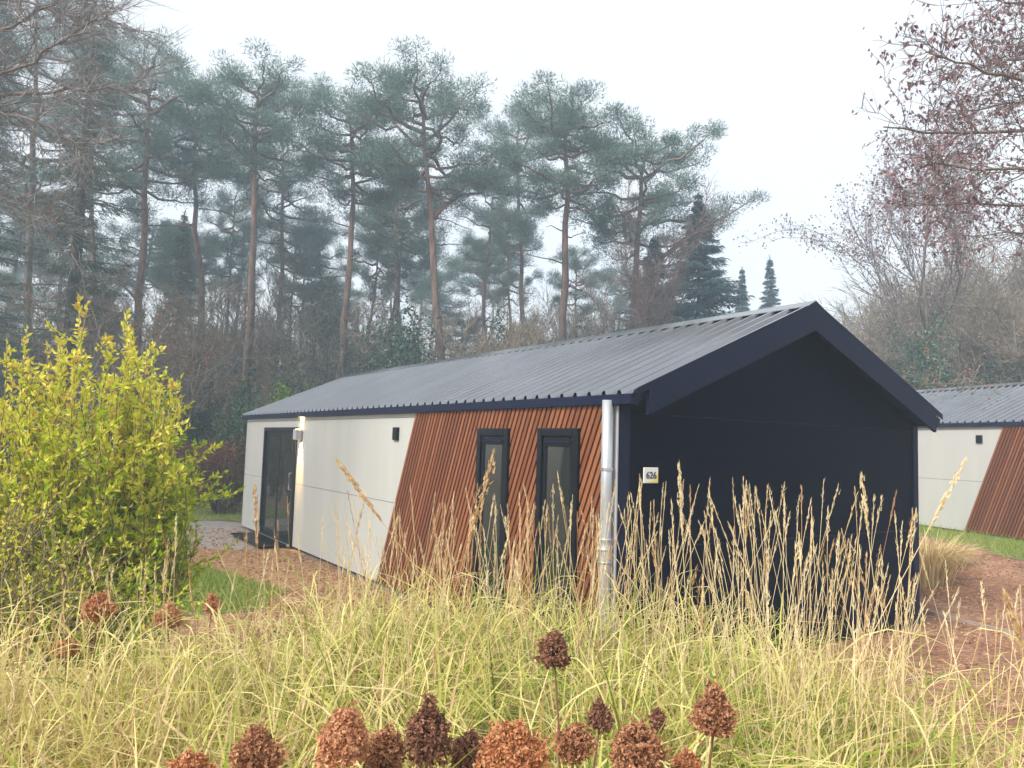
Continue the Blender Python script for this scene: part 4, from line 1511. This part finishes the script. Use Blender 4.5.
# ------------------------------------------------------------------ dried hydrangeas in front
HYD = [  # px, py of the head centre, depth, width px, height px, material, label
    (189, 768, 2.05, 46, 36, 'hyd_o', 'orange brown dried hydrangea head at the lower left, cut by the bottom of the photo'),
    (255, 752, 2.1, 56, 48, 'hyd_m', 'brown dried hydrangea head left of the large pale orange one'),
    (343, 738, 1.95, 62, 66, 'hyd_p', 'large pale orange dried hydrangea head, the palest in the front row'),
    (383, 752, 2.1, 50, 50, 'hyd_m', 'brown dried hydrangea head touching the right side of the large pale orange one'),
    (428, 732, 2.1, 48, 66, 'hyd_d', 'dark purple brown dried hydrangea head right of the large pale orange one'),
    (470, 752, 2.2, 40, 46, 'hyd_d', 'dark brown dried hydrangea head low behind the broad orange one'),
    (515, 750, 1.9, 78, 52, 'hyd_o', 'broad bright orange dried hydrangea head in the middle of the front row'),
    (555, 650, 2.5, 32, 42, 'hyd_d', 'dark dried hydrangea head standing tall and alone on a bare stem above the front row'),
    (574, 742, 2.1, 40, 42, 'hyd_m', 'small brown orange dried hydrangea head right of the broad orange one'),
    (600, 716, 2.35, 26, 34, 'hyd_d', 'small dark dried hydrangea head on a dark stem behind the front row'),
    (636, 748, 1.95, 62, 56, 'hyd_m', 'big reddish brown dried hydrangea head below the small dark ones'),
    (657, 720, 2.5, 15, 26, 'hyd_d', 'tiny dark dried hydrangea head half hidden in the grass'),
    (714, 712, 2.1, 48, 58, 'hyd_m', 'upright brown dried hydrangea head on a visible stem, rightmost large one'),
    (686, 764, 2.05, 30, 28, 'hyd_o', 'small orange brown dried hydrangea head low beside the rightmost upright one'),
    (99, 608, 3.7, 32, 26, 'hyd_o', 'rusty orange dried hydrangea head in front of the leafy shrubs at the left'),
    (168, 616, 3.9, 26, 24, 'hyd_p', 'faded pale orange dried hydrangea head among the grass right of the leafy shrubs'),
    (212, 604, 4.3, 17, 16, 'hyd_p', 'smallest faded dried hydrangea head in the grass near the green lawn'),
    (66, 648, 3.6, 24, 16, 'hyd_o', 'low rusty dried hydrangea head under the leafy shrubs at the left'),
]
for (px, py, dep, wpx, hpx, mt, lab) in HYD:
    c = at(px, py, dep)
    off = rng.normal(size=2) * .05
    base = np.array([c[0] + off[0], c[1] + off[1], 0.0])
    ro = empty('dried_hydrangea', base, 0, lab, 'hydrangea', 'dried hydrangeas in the front bed')
    rx, rzz = 1.0 * wpx / FPX * dep / 2, 1.0 * hpx / FPX * dep / 2
    cc = c - base
    hd, stm = G(), G()
    area = (rx * rzz * 4) / .0002
    n = int(np.clip(area * 10.5, 400, 1700))
    q = rdir(n)
    cone = 1 - .28 * np.clip(q[:, 2], -1, 1) - .12 * (q[:, 2] > .6)
    lump = 1 + .10 * np.sin(q[:, 0] * 6 + px) * np.sin(q[:, 1] * 5 + py) + .06 * np.sin(q[:, 2] * 9)
    rr = rng.uniform(.35, 1, n) ** .5 * (1 + .16 * rng.normal(size=n) * (rng.uniform(size=n) < .35))
    blob = rdir(11) * rng.uniform(.75, 1.0, 11)[:, None]
    near_ = np.max(q @ blob.T, axis=1)
    rr = rr * (.80 + .28 * sstep(.72, .97, near_))
    off = q * np.stack([rx * cone, rx * cone, np.full(n, rzz)], -1) * (rr * lump)[:, None]
    tn = np.clip(.50 + rng.normal(size=n) * .22, 0, 1)
    d = q * .5 + rng.normal(size=(n, 3)) * .8
    sz = .0105 + .004 * (dep - 1.9)
    hd.leaves(cc + off - unit(d) * sz * .4, d, sz * rng.uniform(.7, 1.7, n), sz * rng.uniform(.6, 1.3, n), tn, .4)
    hd.leaves(cc + off * 1.0, rng.normal(size=(n, 3)), sz * rng.uniform(.6, 1.2, n), sz * rng.uniform(.6, 1.0, n), np.clip(tn + .1, 0, 1), .5)
    P = wobble((0, 0, 0), cc - np.array([0, 0, rzz * .6]), 8, .012)
    stm.tube(P, np.linspace(.005, .0032, 8), 6, tone=.5)
    for k in range(9):
        e = cc + rdir(1)[0] * np.array([rx, rx, rzz]) * .7
        stm.tube([P[-1], (P[-1] + e) / 2 + rng.normal(size=3) * .004, e], [.0022, .0016, .001], 3, tone=.4)
    stm.build('stem', M['hydstem'], ro)
    hd.build('flower_head', M[mt], ro)

# ------------------------------------------------------------------ haze
def box_obj(name, lo, hi, mat):
    g = G()
    g.box(lo, hi)
    return g.build(name, mat)


hm = bpy.data.materials.new('pale_air')
hm.use_nodes = True
nt = hm.node_tree
for n_ in list(nt.nodes):
    if n_.type != 'OUTPUT_MATERIAL': nt.nodes.remove(n_)
pv = nt.nodes.new('ShaderNodeVolumePrincipled')
pv.inputs['Color'].default_value = (.66, .84, 1.0, 1)
pv.inputs['Density'].default_value = .0052
pv.inputs['Anisotropy'].default_value = .1
nt.links.new(pv.outputs[0], [n_ for n_ in nt.nodes if n_.type == 'OUTPUT_MATERIAL'][0].inputs['Volume'])
hz = box_obj('haze', (-95, -60, -1.0), (45, 85, 30), hm)
tag(hz, 'thin pale winter haze hanging between the trees', 'haze', kind='stuff')

# ------------------------------------------------------------------ sky, sun, camera
SUN_EL, SUN_AZ = math.radians(42), math.radians(-80)      # direction towards the sun, angle from +X in the ground plane
w = bpy.data.worlds.new('World')
S.world = w
w.use_nodes = True
nt = w.node_tree
bg = nt.nodes['Background']
sk = nt.nodes.new('ShaderNodeTexSky')
sk.sky_type = 'NISHITA'
sk.sun_disc = False
sk.sun_elevation = SUN_EL
sk.sun_rotation = PI / 2 - SUN_AZ
sk.air_density = 1.0
sk.dust_density = 3.0
tc = nt.nodes.new('ShaderNodeTexCoord')
nz = nt.nodes.new('ShaderNodeTexNoise')
nz.inputs['Scale'].default_value = 1.3
nz.inputs['Detail'].default_value = 3
nt.links.new(tc.outputs['Generated'], nz.inputs[0])
cl = ramp(nt, [(.3, (2.95, 3.02, 3.07)), (.7, (3.22, 3.25, 3.27))])
nt.links.new(nz.outputs[0], cl.inputs[0])
mx = nt.nodes.new('ShaderNodeMixRGB')
mx.inputs[0].default_value = .90
nt.links.new(sk.outputs[0], mx.inputs[1])
nt.links.new(cl.outputs[0], mx.inputs[2])
nt.links.new(mx.outputs[0], bg.inputs[0])
bg.inputs[1].default_value = .10

sd = bpy.data.lights.new('sun', 'SUN')
sd.energy = 1.5
sd.angle = math.radians(20)
sd.color = (1, .96, .90)
so = bpy.data.objects.new('sun', sd)
COL.objects.link(so)
dirv = Vector((math.cos(SUN_EL) * math.cos(SUN_AZ), math.cos(SUN_EL) * math.sin(SUN_AZ), math.sin(SUN_EL)))
so.rotation_euler = dirv.to_track_quat('Z', 'Y').to_euler()

cd = bpy.data.cameras.new('camera')
cam = bpy.data.objects.new('camera', cd)
COL.objects.link(cam)
cd.sensor_width = 36
cd.lens = FPX / 1024 * 36
cd.clip_start, cd.clip_end = .05, 3000
cam.matrix_world = Matrix(((RT[0], UP[0], -FW[0], CAM[0]), (RT[1], UP[1], -FW[1], CAM[1]), (RT[2], UP[2], -FW[2], CAM[2]), (0, 0, 0, 1)))
S.camera = cam

S.view_settings.view_transform = 'Standard'
S.view_settings.look = 'None'
S.view_settings.exposure = 1.95
S.view_settings.gamma = 1.0
S.render.engine = 'CYCLES'
c_ = S.cycles
c_.max_bounces, c_.diffuse_bounces, c_.glossy_bounces, c_.transmission_bounces, c_.volume_bounces = 6, 3, 3, 3, 1
c_.use_denoising = True
